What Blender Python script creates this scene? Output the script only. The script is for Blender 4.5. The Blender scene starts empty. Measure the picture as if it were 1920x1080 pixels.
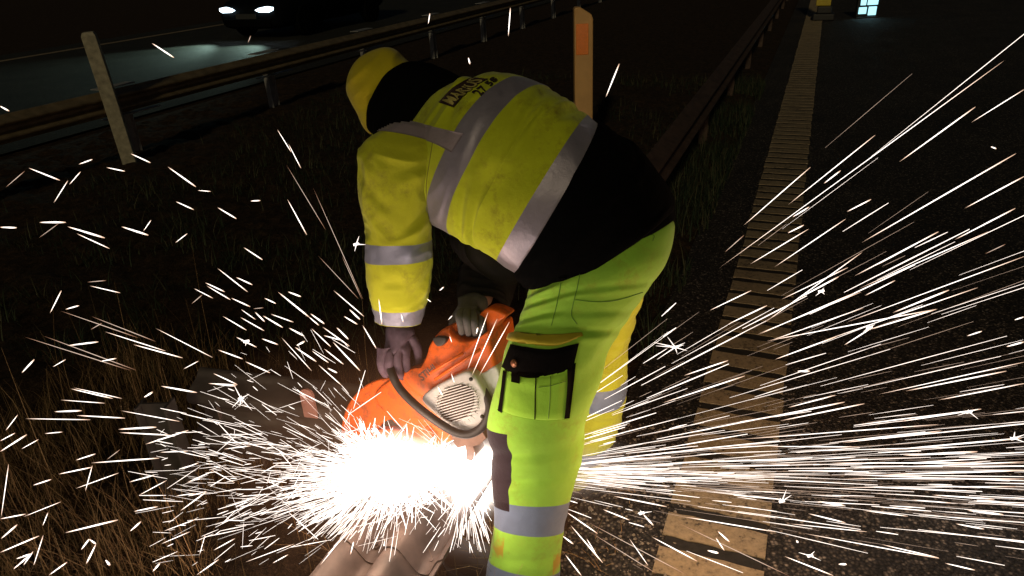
import bpy, bmesh, math, random
import numpy as np
from mathutils import Vector, Matrix
from mathutils.bvhtree import BVHTree
from mathutils.geometry import tessellate_polygon

SC = bpy.context.scene
COL = SC.collection
RAD = math.radians

# ------------------------------------------------------------------ camera
FPX = 1330.0                       # focal length in photograph pixels (1920 wide)
PITCH = math.atan(651 / FPX)
ROLL = -math.atan(133 / 2574)
CAMH = 1.65
cam_data = bpy.data.cameras.new('camera')
cam_data.sensor_width = 36.0
cam_data.lens = 36.0 * FPX / 1920.0
cam_data.clip_start = 0.05
cam_data.clip_end = 600.0
cam = bpy.data.objects.new('camera', cam_data)
COL.objects.link(cam)
CAMR = Matrix.Rotation(math.pi / 2 - PITCH, 3, 'X') @ Matrix.Rotation(ROLL, 3, 'Z')
cam.matrix_world = Matrix.Translation((0, 0, CAMH)) @ CAMR.to_4x4()
SC.camera = cam

# ------------------------------------------------------------------ night sky, weak low light from behind the viewer
SUN_EL, SUN_AZ = 24.0, 193.0       # a lit carriageway behind the photographer
world = bpy.data.worlds.new('World')
SC.world = world
world.use_nodes = True
wn = world.node_tree.nodes
sky = wn.new('ShaderNodeTexSky')
sky.sky_type = 'NISHITA'
sky.sun_disc = False
sky.sun_elevation = RAD(SUN_EL)
sky.sun_rotation = RAD(SUN_AZ)
bg = wn['Background']
bg.inputs['Strength'].default_value = 0.0030
world.node_tree.links.new(sky.outputs[0], bg.inputs[0])

sun_d = bpy.data.lights.new('sun', 'SUN')
sun_d.energy = 0.50
sun_d.angle = RAD(3.0)
sun_d.color = (1.0, 0.84, 0.50)
sun = bpy.data.objects.new('sun', sun_d)
sun.rotation_euler = (RAD(90 - SUN_EL), 0, RAD(180 - SUN_AZ))
COL.objects.link(sun)

# point lamps standing in for light thrown by the burning sparks
def point(name, loc, energy, color, radius):
    d = bpy.data.lights.new(name, 'POINT')
    d.energy = energy; d.color = color; d.shadow_soft_size = radius
    o = bpy.data.objects.new(name, d); o.location = loc; COL.objects.link(o)
    return o
point('spark_fill_light', (-0.40, 1.36, 0.46), 12.5, (1.0, 0.66, 0.44), 0.10)
point('spark_fill_light', (-0.22, 1.05, 0.42), 4.2, (1.0, 0.84, 0.70), 0.08)  # fill added towards the viewer to brighten the near leg
point('spark_fill_light', (0.45, 1.38, 0.44), 6.5, (1.0, 0.58, 0.32), 0.15)  # fill added right of the leg, for asphalt and leg edge

point('spark_fill_light', (1.15, 1.75, 0.75), 7.0, (1.0, 0.58, 0.32), 0.20)  # fill added further right to brighten the asphalt

SC.view_settings.view_transform = 'Standard'
SC.view_settings.look = 'None'
SC.view_settings.exposure = 0.0
SC.view_settings.gamma = 1.0
SC.cycles.use_denoising = True
SC.cycles.sample_clamp_indirect = 2.0
SC.cycles.max_bounces = 5
SC.cycles.volume_bounces = 0

# ------------------------------------------------------------------ helpers
CO = Vector((0, 0, CAMH))
def ray(px, py):
    return CAMR @ Vector(((px - 960) / FPX, -(py - 540) / FPX, -1.0))
def PY(px, py, Y):
    r = ray(px, py); return CO + r * (Y / r.y)
def PZ(px, py, z=0.0):
    r = ray(px, py); return CO + r * ((z - CAMH) / r.z)
def PPL(px, py, o, n):
    r = ray(px, py); return CO + r * ((o - CO).dot(n) / r.dot(n))
def proj(w):
    v = CAMR.transposed() @ (Vector(w) - CO)
    return (960 + FPX * v.x / -v.z, 540 - FPX * v.y / -v.z)
E_DIR = Vector((0.3938, 0.9192, 0))     # along the carriageway
N_DIR = Vector((0.9192, -0.3938, 0))    # to its right
def EN(e, n, z=0.0):
    return E_DIR * e + N_DIR * n + Vector((0, 0, z))
ROAD_ROT = math.atan2(E_DIR.y, E_DIR.x) - math.pi / 2

def mesh_obj(name, verts, faces, mat=None, parent=None, smooth=True, loc=None):
    me = bpy.data.meshes.new(name)
    me.from_pydata([tuple(v) for v in verts], [], faces)
    me.update()
    if smooth:
        me.polygons.foreach_set('use_smooth', [True] * len(me.polygons))
    o = bpy.data.objects.new(name, me)
    COL.objects.link(o)
    if mat: me.materials.append(mat)
    if parent: o.parent = parent
    if loc is not None: o.location = loc
    return o
def tag(o, label=None, cat=None, group=None, kind=None):
    if label: o['label'] = label
    if cat: o['category'] = cat
    if group: o['group'] = group
    if kind: o['kind'] = kind
    return o
def empty(name, loc=(0, 0, 0), rz=0.0):
    o = bpy.data.objects.new(name, None); o.location = loc; o.rotation_euler = (0, 0, rz)
    o.empty_display_size = 0.05
    COL.objects.link(o); return o
class MB:
    """collects shapes, builds one mesh"""
    def __init__(s): s.v = []; s.f = []
    def add(s, vs, fs):
        b = len(s.v); s.v += [Vector(v) for v in vs]; s.f += [tuple(i + b for i in f) for f in fs]
    def box(s, lo, hi, m=None):
        x0, y0, z0 = lo; x1, y1, z1 = hi
        vs = [Vector(p) for p in ((x0,y0,z0),(x1,y0,z0),(x1,y1,z0),(x0,y1,z0),(x0,y0,z1),(x1,y0,z1),(x1,y1,z1),(x0,y1,z1))]
        if m: vs = [m @ v for v in vs]
        s.add(vs, [(0,3,2,1),(4,5,6,7),(0,1,5,4),(1,2,6,5),(2,3,7,6),(3,0,4,7)])
    def tube(s, pts, r, n=12, cap=True):
        pts = [Vector(p) for p in pts]
        rs = r if isinstance(r, (list, tuple)) else [r] * len(pts)
        up = None; base = len(s.v)
        for i, p in enumerate(pts):
            d = (pts[min(i+1, len(pts)-1)] - pts[max(i-1, 0)]).normalized()
            if up is None:
                up = d.orthogonal().normalized()
            up = (up - d * up.dot(d)).normalized()
            w = d.cross(up)
            for k in range(n):
                a = 2 * math.pi * k / n
                s.v.append(p + (up * math.cos(a) + w * math.sin(a)) * rs[i])
        for i in range(len(pts) - 1):
            for k in range(n):
                a = base + i*n + k; b = base + i*n + (k+1) % n
                s.f.append((a, b, b+n, a+n))
        if cap:
            s.f.append(tuple(base + k for k in range(n))[::-1])
            e = base + (len(pts)-1)*n
            s.f.append(tuple(e + k for k in range(n)))
    def build(s, name, mat, parent=None, smooth=False, bevel=0, loc=None):
        o = mesh_obj(name, s.v, s.f, mat, parent, smooth, loc)
        if bevel:
            m = o.modifiers.new('bevel', 'BEVEL'); m.width = bevel; m.segments = 2; m.limit_method = 'ANGLE'
            m.harden_normals = False
        return o
def crom(pts, n, closed=False):
    """Catmull-Rom through points (tuples of any size) -> n samples (numpy)"""
    P = np.array([list(p) for p in pts], float); m = len(P)
    out = []
    segs = m if closed else m - 1
    for i in range(n):
        t = i / (n if closed else n - 1) * segs
        k = min(int(t), segs - 1); f = t - k
        if closed:
            a, b, c, d = P[(k-1) % m], P[k % m], P[(k+1) % m], P[(k+2) % m]
        else:
            b, c = P[k], P[k+1]
            a = P[k-1] if k > 0 else 2*b - c
            d = P[k+2] if k + 2 < m else 2*c - b
        out.append(0.5*((2*b) + (c-a)*f + (2*a-5*b+4*c-d)*f*f + (3*b-a-3*c+d)*f**3))
    return np.array(out)
# numpy value noise, used for folds and clods
_rs = np.random.RandomState(5)
_T = _rs.rand(64, 64)
def vnoise(x, y, px=0):
    xi = np.floor(x).astype(int); yi = np.floor(y).astype(int)
    fx = x - xi; fy = y - yi
    fx = fx*fx*(3-2*fx); fy = fy*fy*(3-2*fy)
    def g(a, b):
        if px: b = b % px
        return _T[a % 64, b % 64]
    return (g(xi,yi)*(1-fx)*(1-fy) + g(xi+1,yi)*fx*(1-fy) + g(xi,yi+1)*(1-fx)*fy + g(xi+1,yi+1)*fx*fy) * 2 - 1

# ------------------------------------------------------------------ materials
def newmat(name):
    m = bpy.data.materials.new(name); m.use_nodes = True
    nt = m.node_tree; return m, nt, nt.nodes['Principled BSDF']
def N(nt, t, **kw):
    n = nt.nodes.new(t)
    for k, v in kw.items():
        if k.startswith('i_'):
            n.inputs[k[2:].replace('_', ' ')].default_value = v
        else: setattr(n, k, v)
    return n
def L(nt, a, b): nt.links.new(a, b)
def ramp(nt, src, stops):
    r = N(nt, 'ShaderNodeValToRGB'); el = r.color_ramp.elements
    while len(el) > 1: el.remove(el[-1])
    for i, (p, c) in enumerate(stops):
        if i == 0: e = el[0]; e.position = p
        else: e = el.new(p)
        e.color = (*c, 1) if len(c) == 3 else c
    L(nt, src, r.inputs[0]); return r.outputs[0]
def objcoord(nt):
    return N(nt, 'ShaderNodeTexCoord').outputs['Object']
def noise(nt, vec, scale, detail=4, rough=0.55):
    n = N(nt, 'ShaderNodeTexNoise'); n.inputs['Scale'].default_value = scale
    n.inputs['Detail'].default_value = detail; n.inputs['Roughness'].default_value = rough
    L(nt, vec, n.inputs['Vector']); return n.outputs['Fac']
def bump(nt, bs, h, strength, dist):
    b = N(nt, 'ShaderNodeBump'); b.inputs['Strength'].default_value = strength; b.inputs['Distance'].default_value = dist
    L(nt, h, b.inputs['Height']); L(nt, b.outputs[0], bs.inputs['Normal'])
def mixc(nt, fac, a, b):
    m = N(nt, 'ShaderNodeMix', data_type='RGBA')
    if isinstance(fac, float): m.inputs[0].default_value = fac
    else: L(nt, fac, m.inputs[0])
    for s, v in ((6, a), (7, b)):
        if isinstance(v, tuple): m.inputs[s].default_value = (*v, 1)
        else: L(nt, v, m.inputs[s])
    return m.outputs[2]
def mth(nt, op, a, b=None, c=None, clamp=False):
    m = N(nt, 'ShaderNodeMath', operation=op); m.use_clamp = clamp
    for i, v in enumerate((a, b, c)):
        if v is None: continue
        if isinstance(v, (int, float)): m.inputs[i].default_value = v
        else: L(nt, v, m.inputs[i])
    return m.outputs[0]
def simple(name, col, rough=0.6, metal=0.0, var=0.15, scale=30, bmp=0.0, spec=0.5):
    m, nt, b = newmat(name); c = objcoord(nt)
    n = noise(nt, c, scale)
    lo = tuple(x * (1 - var) for x in col); hi = tuple(min(1, x * (1 + var)) for x in col)
    L(nt, ramp(nt, n, [(0.3, lo), (0.7, hi)]), b.inputs['Base Color'])
    b.inputs['Roughness'].default_value = rough; b.inputs['Metallic'].default_value = metal
    b.inputs['Specular IOR Level'].default_value = spec
    if bmp: bump(nt, b, n, bmp, 0.004)
    return m
WRINKLE = 0.75
def cloth(name, col, dirt=(0.10, 0.075, 0.02), dirt_amt=0.5, rough=0.85, bands=None, band_col=(0.40, 0.39, 0.43), extra=None):
    """woven hi-vis cloth; bands = list of (centre, half) along attribute ringu"""
    m, nt, b = newmat(name); c = objcoord(nt)
    n1 = noise(nt, c, 9, 6, 0.62); nd = noise(nt, c, 24, 9, 0.74); n2 = noise(nt, c, 55, 5, 0.6); n3 = noise(nt, c, 900, 2, 0.5)
    big = ramp(nt, n1, [(0.35, tuple(x*0.86 for x in col)), (0.65, col)])
    sm = mth(nt, 'MULTIPLY', ramp(nt, nd, [(0.47, (0,0,0)), (0.72, (1,1,1))]), ramp(nt, n1, [(0.44, (0,0,0)), (0.60, (1,1,1))]))
    dcol = mixc(nt, mth(nt, 'MULTIPLY', sm, dirt_amt), big, dirt)
    out = dcol
    b.inputs['Roughness'].default_value = rough
    b.inputs['Specular IOR Level'].default_value = 0.25
    b.inputs['Sheen Weight'].default_value = 0.12
    if bands or extra:
        au = N(nt, 'ShaderNodeAttribute', attribute_name='ringu').outputs['Fac']
        mask = None
        for ce, hf in (bands or []):
            q = mth(nt, 'COMPARE', au, ce, hf)
            mask = q if mask is None else mth(nt, 'MAXIMUM', mask, q)
        if mask is not None:
            bc = ramp(nt, n1, [(0.3, tuple(x*0.75 for x in band_col)), (0.7, band_col)])
            out = mixc(nt, mask, out, bc)
            L(nt, mth(nt, 'MULTIPLY_ADD', mask, -0.45, rough), b.inputs['Roughness'])
            L(nt, mth(nt, 'MULTIPLY', mask, 0.35), b.inputs['Metallic'])
    if extra: out = extra(nt, out)
    L(nt, out, b.inputs['Base Color'])
    mp_ = N(nt, 'ShaderNodeMapping'); mp_.inputs['Scale'].default_value = (1.0, 1.0, 0.45); mp_.inputs['Rotation'].default_value = (0.5, 0.4, 0.3)
    L(nt, c, mp_.inputs[0])
    wv = N(nt, 'ShaderNodeTexNoise', noise_type='RIDGED_MULTIFRACTAL'); wv.inputs['Scale'].default_value = 11; wv.inputs['Detail'].default_value = 3
    wv.inputs['Roughness'].default_value = 0.45; wv.inputs['Distortion'].default_value = 0.8; L(nt, mp_.outputs[0], wv.inputs['Vector'])
    h = mth(nt, 'ADD', mth(nt, 'MULTIPLY', n2, 0.5), mth(nt, 'MULTIPLY', n3, 0.12))
    h = mth(nt, 'ADD', h, mth(nt, 'MULTIPLY', wv.outputs['Fac'], WRINKLE))
    bump(nt, b, h, 0.40, 0.007)
    return m
YEL = (0.57, 0.64, 0.018)
GRN = (0.36, 0.70, 0.045)
M_black = simple('black_cloth', (0.0028, 0.0028, 0.0032), 0.95, spec=0.03, scale=50, bmp=0.4)
M_dark = cloth('charcoal_cloth', (0.030, 0.026, 0.034), dirt=(0.05, 0.04, 0.03), dirt_amt=0.4)
M_steel = simple('galvanised_steel', (0.36, 0.35, 0.34), 0.5, 0.35, 0.25, 14, 0.1)
M_oldsteel = simple('dirty_galvanised_steel', (0.060, 0.043, 0.037), 0.62, 0.2, 0.55, 12, 0.35)
M_wood = simple('weathered_wood', (0.30, 0.27, 0.19), 0.85, 0, 0.35, 18, 0.5)
M_rubber = simple('black_rubber', (0.02, 0.018, 0.018), 0.55, 0, 0.2, 40, 0.1)
m, nt, b = newmat('orange_plastic'); c = objcoord(nt)
n = noise(nt, c, 26, 7, 0.68); n2 = noise(nt, c, 90, 4, 0.6)
dm = mth(nt, 'MULTIPLY', ramp(nt, n, [(0.50, (0,0,0)), (0.66, (1,1,1))]), 0.75)
L(nt, mixc(nt, dm, (0.74, 0.125, 0.012), (0.22, 0.06, 0.025)), b.inputs['Base Color'])
L(nt, mth(nt, 'MULTIPLY_ADD', n2, 0.5, 0.12), b.inputs['Roughness']); bump(nt, b, n2, 0.12, 0.002)
M_orange = m
M_white = simple('white_plastic', (0.62, 0.62, 0.62), 0.4, 0, 0.08, 30)
M_grey = simple('light_grey_plastic', (0.48, 0.47, 0.47), 0.38, 0, 0.10, 40)
M_skin = simple('skin', (0.45, 0.26, 0.18), 0.55, 0, 0.08, 60, 0.1)
def emis(name, col, s):
    m, nt, b = newmat(name)
    b.inputs['Base Color'].default_value = (0, 0, 0, 1)
    b.inputs['Emission Color'].default_value = (*col, 1); b.inputs['Emission Strength'].default_value = s
    m.cycles.emission_sampling = 'NONE'
    return m
def streak_mat(name, mid, end, s_mid, s_end):
    m, nt, b = newmat(name); b.inputs['Base Color'].default_value = (0, 0, 0, 1)
    sx = N(nt, 'ShaderNodeSeparateXYZ'); L(nt, objcoord(nt), sx.inputs[0])
    ax = mth(nt, 'ABSOLUTE', sx.outputs[0])
    L(nt, ramp(nt, ax, [(0.22, mid), (0.50, end)]), b.inputs['Emission Color'])
    L(nt, ramp(nt, ax, [(0.30, (s_mid/10,)*3), (0.5, (s_end/10,)*3)]), (q := N(nt, 'ShaderNodeMath', operation='MULTIPLY')).inputs[0])
    q.inputs[1].default_value = 10.0; L(nt, q.outputs[0], b.inputs['Emission Strength'])
    m.cycles.emission_sampling = 'NONE'; return m
M_streak = streak_mat('white_hot_streak', (1.0, 0.90, 0.82), (1.0, 0.62, 0.40), 2.6, 0.9)
M_streak_dim = streak_mat('cooling_streak', (1.0, 0.74, 0.58), (0.9, 0.40, 0.20), 0.9, 0.25)
M_spark = emis('white_hot_spark', (1.0, 0.86, 0.76), 2.3)
M_spark_dim = emis('cooling_spark', (1.0, 0.70, 0.52), 0.75)
M_lamp = emis('headlight_glow', (0.72, 0.90, 1.0), 5.0)
# ================================================================== SETTING
def asphalt_mat(name, base, stone):
    m, nt, b = newmat(name); c = objcoord(nt)
    v = N(nt, 'ShaderNodeTexVoronoi'); v.inputs['Scale'].default_value = 95; L(nt, c, v.inputs['Vector'])
    cellv = N(nt, 'ShaderNodeSeparateColor'); L(nt, v.outputs['Color'], cellv.inputs[0])
    bright = ramp(nt, cellv.outputs[0], [(0.0, base), (0.62, tuple(x*1.3 for x in base)), (0.84, stone), (1.0, tuple(min(1,x*2.4) for x in stone))])
    n = noise(nt, c, 1.7, 5); n2 = noise(nt, c, 260, 3)
    edge = ramp(nt, v.outputs['Distance'], [(0.20, (1,1,1)), (0.62, (0.18,0.18,0.18))])
    mm = N(nt, 'ShaderNodeMix', data_type='RGBA', blend_type='MULTIPLY'); mm.inputs[0].default_value = 1
    L(nt, bright, mm.inputs[6]); L(nt, edge, mm.inputs[7])
    m3 = N(nt, 'ShaderNodeMix', data_type='RGBA', blend_type='MULTIPLY'); m3.inputs[0].default_value = 1
    L(nt, mm.outputs[2], m3.inputs[6]); L(nt, ramp(nt, n, [(0.3, (0.55,0.55,0.55)), (0.7, (1,1,1))]), m3.inputs[7])
    L(nt, m3.outputs[2], b.inputs['Base Color'])
    b.inputs['Roughness'].default_value = 0.75; b.inputs['Specular IOR Level'].default_value = 0.35
    h = mth(nt, 'ADD', mth(nt, 'MULTIPLY', v.outputs['Distance'], -1.0), mth(nt, 'MULTIPLY', n2, 0.25))
    bump(nt, b, h, 0.9, 0.006)
    return m
M_asph = asphalt_mat('asphalt', (0.050, 0.041, 0.034), (0.17, 0.14, 0.115))
M_asph2 = asphalt_mat('far_asphalt', (0.045, 0.042, 0.030), (0.10, 0.095, 0.07))
m, nt, b = newmat('soil'); c = objcoord(nt)
n = noise(nt, c, 18, 8, 0.7); n2 = noise(nt, c, 130, 4, 0.6)
L(nt, ramp(nt, mth(nt, 'ADD', mth(nt,'MULTIPLY',n,0.55), mth(nt,'MULTIPLY',n2,0.45)), [(0.38, (0.010,0.007,0.004)), (0.52, (0.045,0.027,0.015)), (0.66, (0.12,0.075,0.04))]), b.inputs['Base Color'])
b.inputs['Roughness'].default_value = 0.95; b.inputs['Specular IOR Level'].default_value = 0.15
bump(nt, b, mth(nt, 'ADD', n, mth(nt,'MULTIPLY',n2,0.4)), 1.0, 0.03)
M_soil = m
m, nt, b = newmat('road_paint'); c = objcoord(nt)
n = noise(nt, c, 60, 6, 0.7); n1 = noise(nt, c, 7, 4)
L(nt, ramp(nt, mth(nt,'ADD',mth(nt,'MULTIPLY',n,0.7),mth(nt,'MULTIPLY',n1,0.3)), [(0.38, (0.06,0.045,0.03)), (0.45, (0.25,0.19,0.115)), (0.62, (0.37,0.28,0.17))]), b.inputs['Base Color'])
b.inputs['Roughness'].default_value = 0.7
bump(nt, b, n, 0.5, 0.003)
M_paint = m

def road_sheet(name, n0, n1, e0, e1, z, mat, kind='structure'):
    o = mesh_obj(name, [EN(e0,n0,z), EN(e0,n1,z), EN(e1,n1,z), EN(e1,n0,z)], [(0,1,2,3)], mat, None, False)
    return tag(o, kind=kind)
# verge and everything beyond: one sheet to the horizon
g = mesh_obj('ground', [(-300,-60,-0.02),(300,-60,-0.02),(300,400,-0.02),(-300,400,-0.02)], [(0,1,2,3)], M_soil, None, False)
tag(g, kind='structure')
# uneven near verge with clods
def verge():
    e0, e1, n0, n1 = -0.5, 9.0, -7.1, -0.42
    ne, nn = 230, 170
    ee = e0 + (e1-e0) * (np.linspace(0,1,ne)**1.6); nnv = n1 + (n0-n1)*(np.linspace(0,1,nn)**1.5)
    E2, N2 = np.meshgrid(ee, nnv, indexing='ij')
    h = 0.02*vnoise(E2*3, N2*3) + 0.016*vnoise(E2*11+7, N2*11) + 0.010*vnoise(E2*31+3, N2*31)
    edge = np.clip((n1 - N2)/0.18, 0, 1) * np.clip((N2 - n0)/0.3, 0, 1)
    h = h*edge + 0.004 - 0.03*(1-edge)
    h += 0.03*np.clip((-0.6-N2)/0.6, 0, 1)*edge
    vs = [EN(E2[i,j], N2[i,j], h[i,j]) for i in range(ne) for j in range(nn)]
    fs = [(i*nn+j, (i+1)*nn+j, (i+1)*nn+j+1, i*nn+j+1) for i in range(ne-1) for j in range(nn-1)]
    o = mesh_obj('verge', vs, fs, M_soil); tag(o, kind='structure')
verge()
road_sheet('road', -0.52, 11.5, -3, 160, 0.004, M_asph)
road_sheet('far_road', -15.6, -7.25, -8, 160, 0.004, M_asph2)
# profiled edge line: raised bars
mb = MB()
rnd = random.Random(3)
e = 0.9
while e < 30:
    a, bb = e + rnd.uniform(-.004,.004), e + 0.102 + rnd.uniform(-.004,.004)
    wl, wr = -0.246 + rnd.uniform(-.005,.005), 0.056 + rnd.uniform(-.005,.005)
    K = 8
    top = []
    for k in range(K+1): top.append(EN(a + rnd.uniform(-.004,.004), wl + (wr-wl)*k/K, 0.010))
    for k in range(K+1): top.append(EN(bb + rnd.uniform(-.004,.004), wr + (wl-wr)*k/K, 0.010))
    n_ = len(top); bot = [v - Vector((0,0,0.0055)) for v in top]
    mb.add(top + bot, [tuple(range(n_))] + [(i, n_+i, n_+(i+1) % n_, (i+1) % n_) for i in range(n_)])
    e += 0.1465
tag(mb.build('edge_line', M_paint), kind='structure')
tag(road_sheet('edge_line_base', -0.235, 0.045, 0.8, 30, 0.0065, simple('worn_paint', (0.016,0.013,0.010), 0.85, 0, 0.4, 60, 0.3)), kind='structure')
tag(road_sheet('edge_line_distant', -0.246, 0.056, 30, 150, 0.010, M_paint), kind='structure')
tag(road_sheet('far_edge_line', -14.7, -14.5, -8, 150, 0.010, M_paint), kind='structure')

# ---- grass: uncountable blades
def grass_mat(name, cols):
    m, nt, b = newmat(name)
    at = N(nt, 'ShaderNodeAttribute', attribute_name='tint').outputs['Fac']
    L(nt, ramp(nt, at, [(i/(len(cols)-1), c) for i, c in enumerate(cols)]), b.inputs['Base Color'])
    b.inputs['Roughness'].default_value = 0.7; b.inputs['Specular IOR Level'].default_value = 0.2
    return m
def grass(name, spots, mat, seed, hmin, hmax, w, lean=0.5):
    R = np.random.RandomState(seed); V = []; F = []; T = []
    for (e, n, z) in spots:
        h = hmin + (hmax-hmin)*R.rand()**2; a = R.rand()*6.283; ln = h*lean*R.rand()*1.3
        ww = w*(0.6+0.8*R.rand()); p = EN(e, n, z)
        dx, dy = math.cos(a), math.sin(a); sx, sy = -dy*ww, dx*ww
        t = R.rand(); b0 = len(V)
        K = 4
        for k in range(K):
            f = k/(K-1); x = p.x + dx*ln*f*f; y = p.y + dy*ln*f*f; zz = p.z - 0.02 + h*f*(1-0.18*f*lean)
            s = 1 - 0.85*f
            V.append((x-sx*s, y-sy*s, zz)); V.append((x+sx*s, y+sy*s, zz)); T += [t, t]
        for k in range(K-1): F.append((b0+2*k, b0+2*k+1, b0+2*k+3, b0+2*k+2))
    o = mesh_obj(name, V, F, mat)
    at = o.data.attributes.new('tint', 'FLOAT', 'POINT'); at.data.foreach_set('value', np.array(T, 'f'))
    return o
R = np.random.RandomState(8)
def scatter(k, e0, e1, n0, n1, clump, thr=0.0, avoid=None):
    out = []
    while len(out) < k:
        e = e0 + (e1-e0)*R.rand(); n = n0 + (n1-n0)*R.rand()
        c_ = float(vnoise(np.array([e*clump+9]), np.array([n*clump]))[0])
        if c_ < thr + 0.5*(R.rand()-0.5): continue
        if avoid and avoid(e, n): continue
        out.append((e, n, 0.02))
    return out
M_dry = grass_mat('dry_grass', [(0.06,0.045,0.018), (0.14,0.085,0.035), (0.27,0.16,0.075), (0.40,0.26,0.13)])
M_green = grass_mat('green_grass', [(0.010,0.018,0.010), (0.02,0.035,0.018), (0.04,0.055,0.025), (0.10,0.09,0.05)])
onrail = lambda e, n: (-1.04 < n < -0.6 and e < 1.6)
dry = scatter(15000, 0.2, 2.0, -2.7, -1.0, 4.0, -0.25) + scatter(2500, 0.2, 2.8, -1.0, -0.62, 5.0, -0.2, onrail) + scatter(900, 0.9, 1.5, -0.68, -0.58, 6, -0.3)
tag(grass('dry_grass', dry, M_dry, 2, 0.05, 0.26, 0.0016, 0.7), 'dry brown grass lit by the sparks at the foot of the verge', 'grass', kind='stuff')
stalks = scatter(420, 0.2, 1.9, -2.8, -1.05, 3.0, -0.2)
tag(grass('dry_stalks', stalks, M_dry, 4, 0.25, 0.62, 0.0015, 0.35), 'tall thin dry grass stalks standing left of the saw', 'grass', kind='stuff')
gr = scatter(4000, 1.7, 3.4, -4.0, -1.0, 3, 0) + scatter(11000, 2.6, 9.0, -5.4, -0.9, 1.6, -0.05) + scatter(5000, 1.7, 9, -0.95, -0.47, 3.2, 0.0)
tag(grass('green_grass', gr, M_green, 3, 0.04, 0.20, 0.0030, 0.8), 'short dark green grass on the verge under the guardrails', 'grass', kind='stuff')
lit = scatter(1500, 0.6, 2.0, -0.62, -0.36, 6.0, 0.1)
tag(grass('verge_litter', lit, M_dry, 6, 0.01, 0.05, 0.0016, 1.6), 'short trampled dry grass beside the trouser leg and rail', 'grass', kind='stuff')
# crushed stones on the shoulder
def stones():
    V = []; F = []; R2 = np.random.RandomState(4)
    for i in range(1500):
        e = 0.7 + 1.5*R2.rand()**1.2; n = -0.60 + 0.40*R2.rand()
        r = 0.0025 + 0.006*R2.rand()**3; p = EN(e, n, 0.006 + r*0.3)
        b0 = len(V); a = R2.rand()*6.28
        for k in range(5):
            t = a + k*1.2566; V.append((p.x + r*math.cos(t)*(0.7+.5*R2.rand()), p.y + r*math.sin(t)*(0.7+.5*R2.rand()), p.z - r*0.3))
        V.append((p.x + r*0.2, p.y, p.z + r*0.7))
        for k in range(5): F.append((b0+k, b0+(k+1) % 5, b0+5))
    o = mesh_obj('gravel', V, F, simple('gravel', (0.22,0.18,0.14), 0.8, 0, 0.5, 90), None, False)
    tag(o, 'loose grit on the shoulder between line and verge', 'gravel', kind='stuff')
stones()

# ================================================================== GUARDRAILS
# W-beam profile: (out, up), out = towards traffic
WP = [(0.0,-0.155),(0.010,-0.150),(0.022,-0.128),(0.072,-0.100),(0.080,-0.088),(0.080,-0.068),(0.072,-0.056),(0.012,-0.026),(0.004,-0.010),
      (0.004,0.010),(0.012,0.026),(0.072,0.056),(0.080,0.068),(0.080,0.088),(0.072,0.100),(0.022,0.128),(0.010,0.150),(0.0,0.155)]
def chaikin(P, it=2):
    for _ in range(it):
        Q = [P[0]]
        for (a, b_) in zip(P[:-1], P[1:]):
            Q += [(a[0]*.75+b_[0]*.25, a[1]*.75+b_[1]*.25), (a[0]*.25+b_[0]*.75, a[1]*.25+b_[1]*.75)]
        P = Q + [P[-1]]
    return P
WPS = chaikin(WP)
def wbeam(name, stations, mat, parent=None, th=0.004, ks=1.0):
    """stations: (point, out vector, up vector)"""
    V = []; F = []; n = len(WPS)
    prof = WPS + [(x - th, y) for x, y in WPS[::-1]]
    m_ = len(prof)
    for (p, o_, u_) in stations:
        for x, y in prof: V.append(p + o_*x + u_*(y*ks))
    for s in range(len(stations)-1):
        for k in range(m_):
            a = s*m_+k; b_ = s*m_+(k+1) % m_; F.append((a, b_, b_+m_, a+m_))
    for s in (0, len(stations)-1):
        for k in range(n-1):
            q = (s*m_+k, s*m_+k+1, s*m_+m_-2-k, s*m_+m_-1-k); F.append(q)
    o = mesh_obj(name, V, F, mat, parent, True)
    o.data.set_sharp_from_angle(angle=RAD(38))
    return o
def cpost(mb, p, h, rot, w=0.10, d=0.06, t=0.006, z0=-0.05):
    m_ = Matrix.Translation(p) @ Matrix.Rotation(rot, 4, 'Z')
    mb.box((-d/2, -w/2, z0), (d/2, -w/2+t, h), m_)
    mb.box((-d/2, w/2-t, z0), (d/2, w/2, h), m_)
    mb.box((-t/2, -w/2+t+.0005, z0), (t/2, w/2-t-.0005, h), m_)
# far guardrail on the median
M_farsteel = simple('dull_galvanised_steel', (0.24, 0.18, 0.10), 0.5, 0.35, 0.35, 10, 0.1)
fr = empty('guardrail', EN(4.6, -5.7, 0)); tag(fr, 'long galvanised guardrail on the median before the other carriageway', 'guardrail')
fl = EN(4.6, -5.7, 0)
def near_side(v): return v - fl
UP = Vector((0,0,1))
st = [(EN(e_, -5.62, 0.545) - fl, N_DIR, UP) for e_ in np.linspace(-3, 70, 40)]
wbeam('beam', st, M_farsteel, fr, 0.004, 0.68)
for i in range(26):
    e_ = 4.68 + 2.0*(i-3)
    mb = MB(); cpost(mb, EN(e_, -5.74, 0) - fl, 0.58, ROAD_ROT, 0.11, 0.07)
    po = mb.build('post', M_steel, fr)
    mb = MB(); mm_ = Matrix.Translation(EN(e_, -5.66, 0.545) - fl) @ Matrix.Rotation(ROAD_ROT, 4, 'Z')
    mb.box((-0.05, -0.10, -0.05), (0.03, 0.10, 0.05), mm_); mb.build('spacer', M_steel, fr, bevel=0.006)
    mb = MB()
    mb.box((-0.012, -0.30, -0.135), (0.05, 0.30, -0.125), mm_); mb.box((-0.10, -0.25, 0.112), (0.02, 0.12, 0.12), mm_); mb.build('bracket', M_steel, fr)
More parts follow.
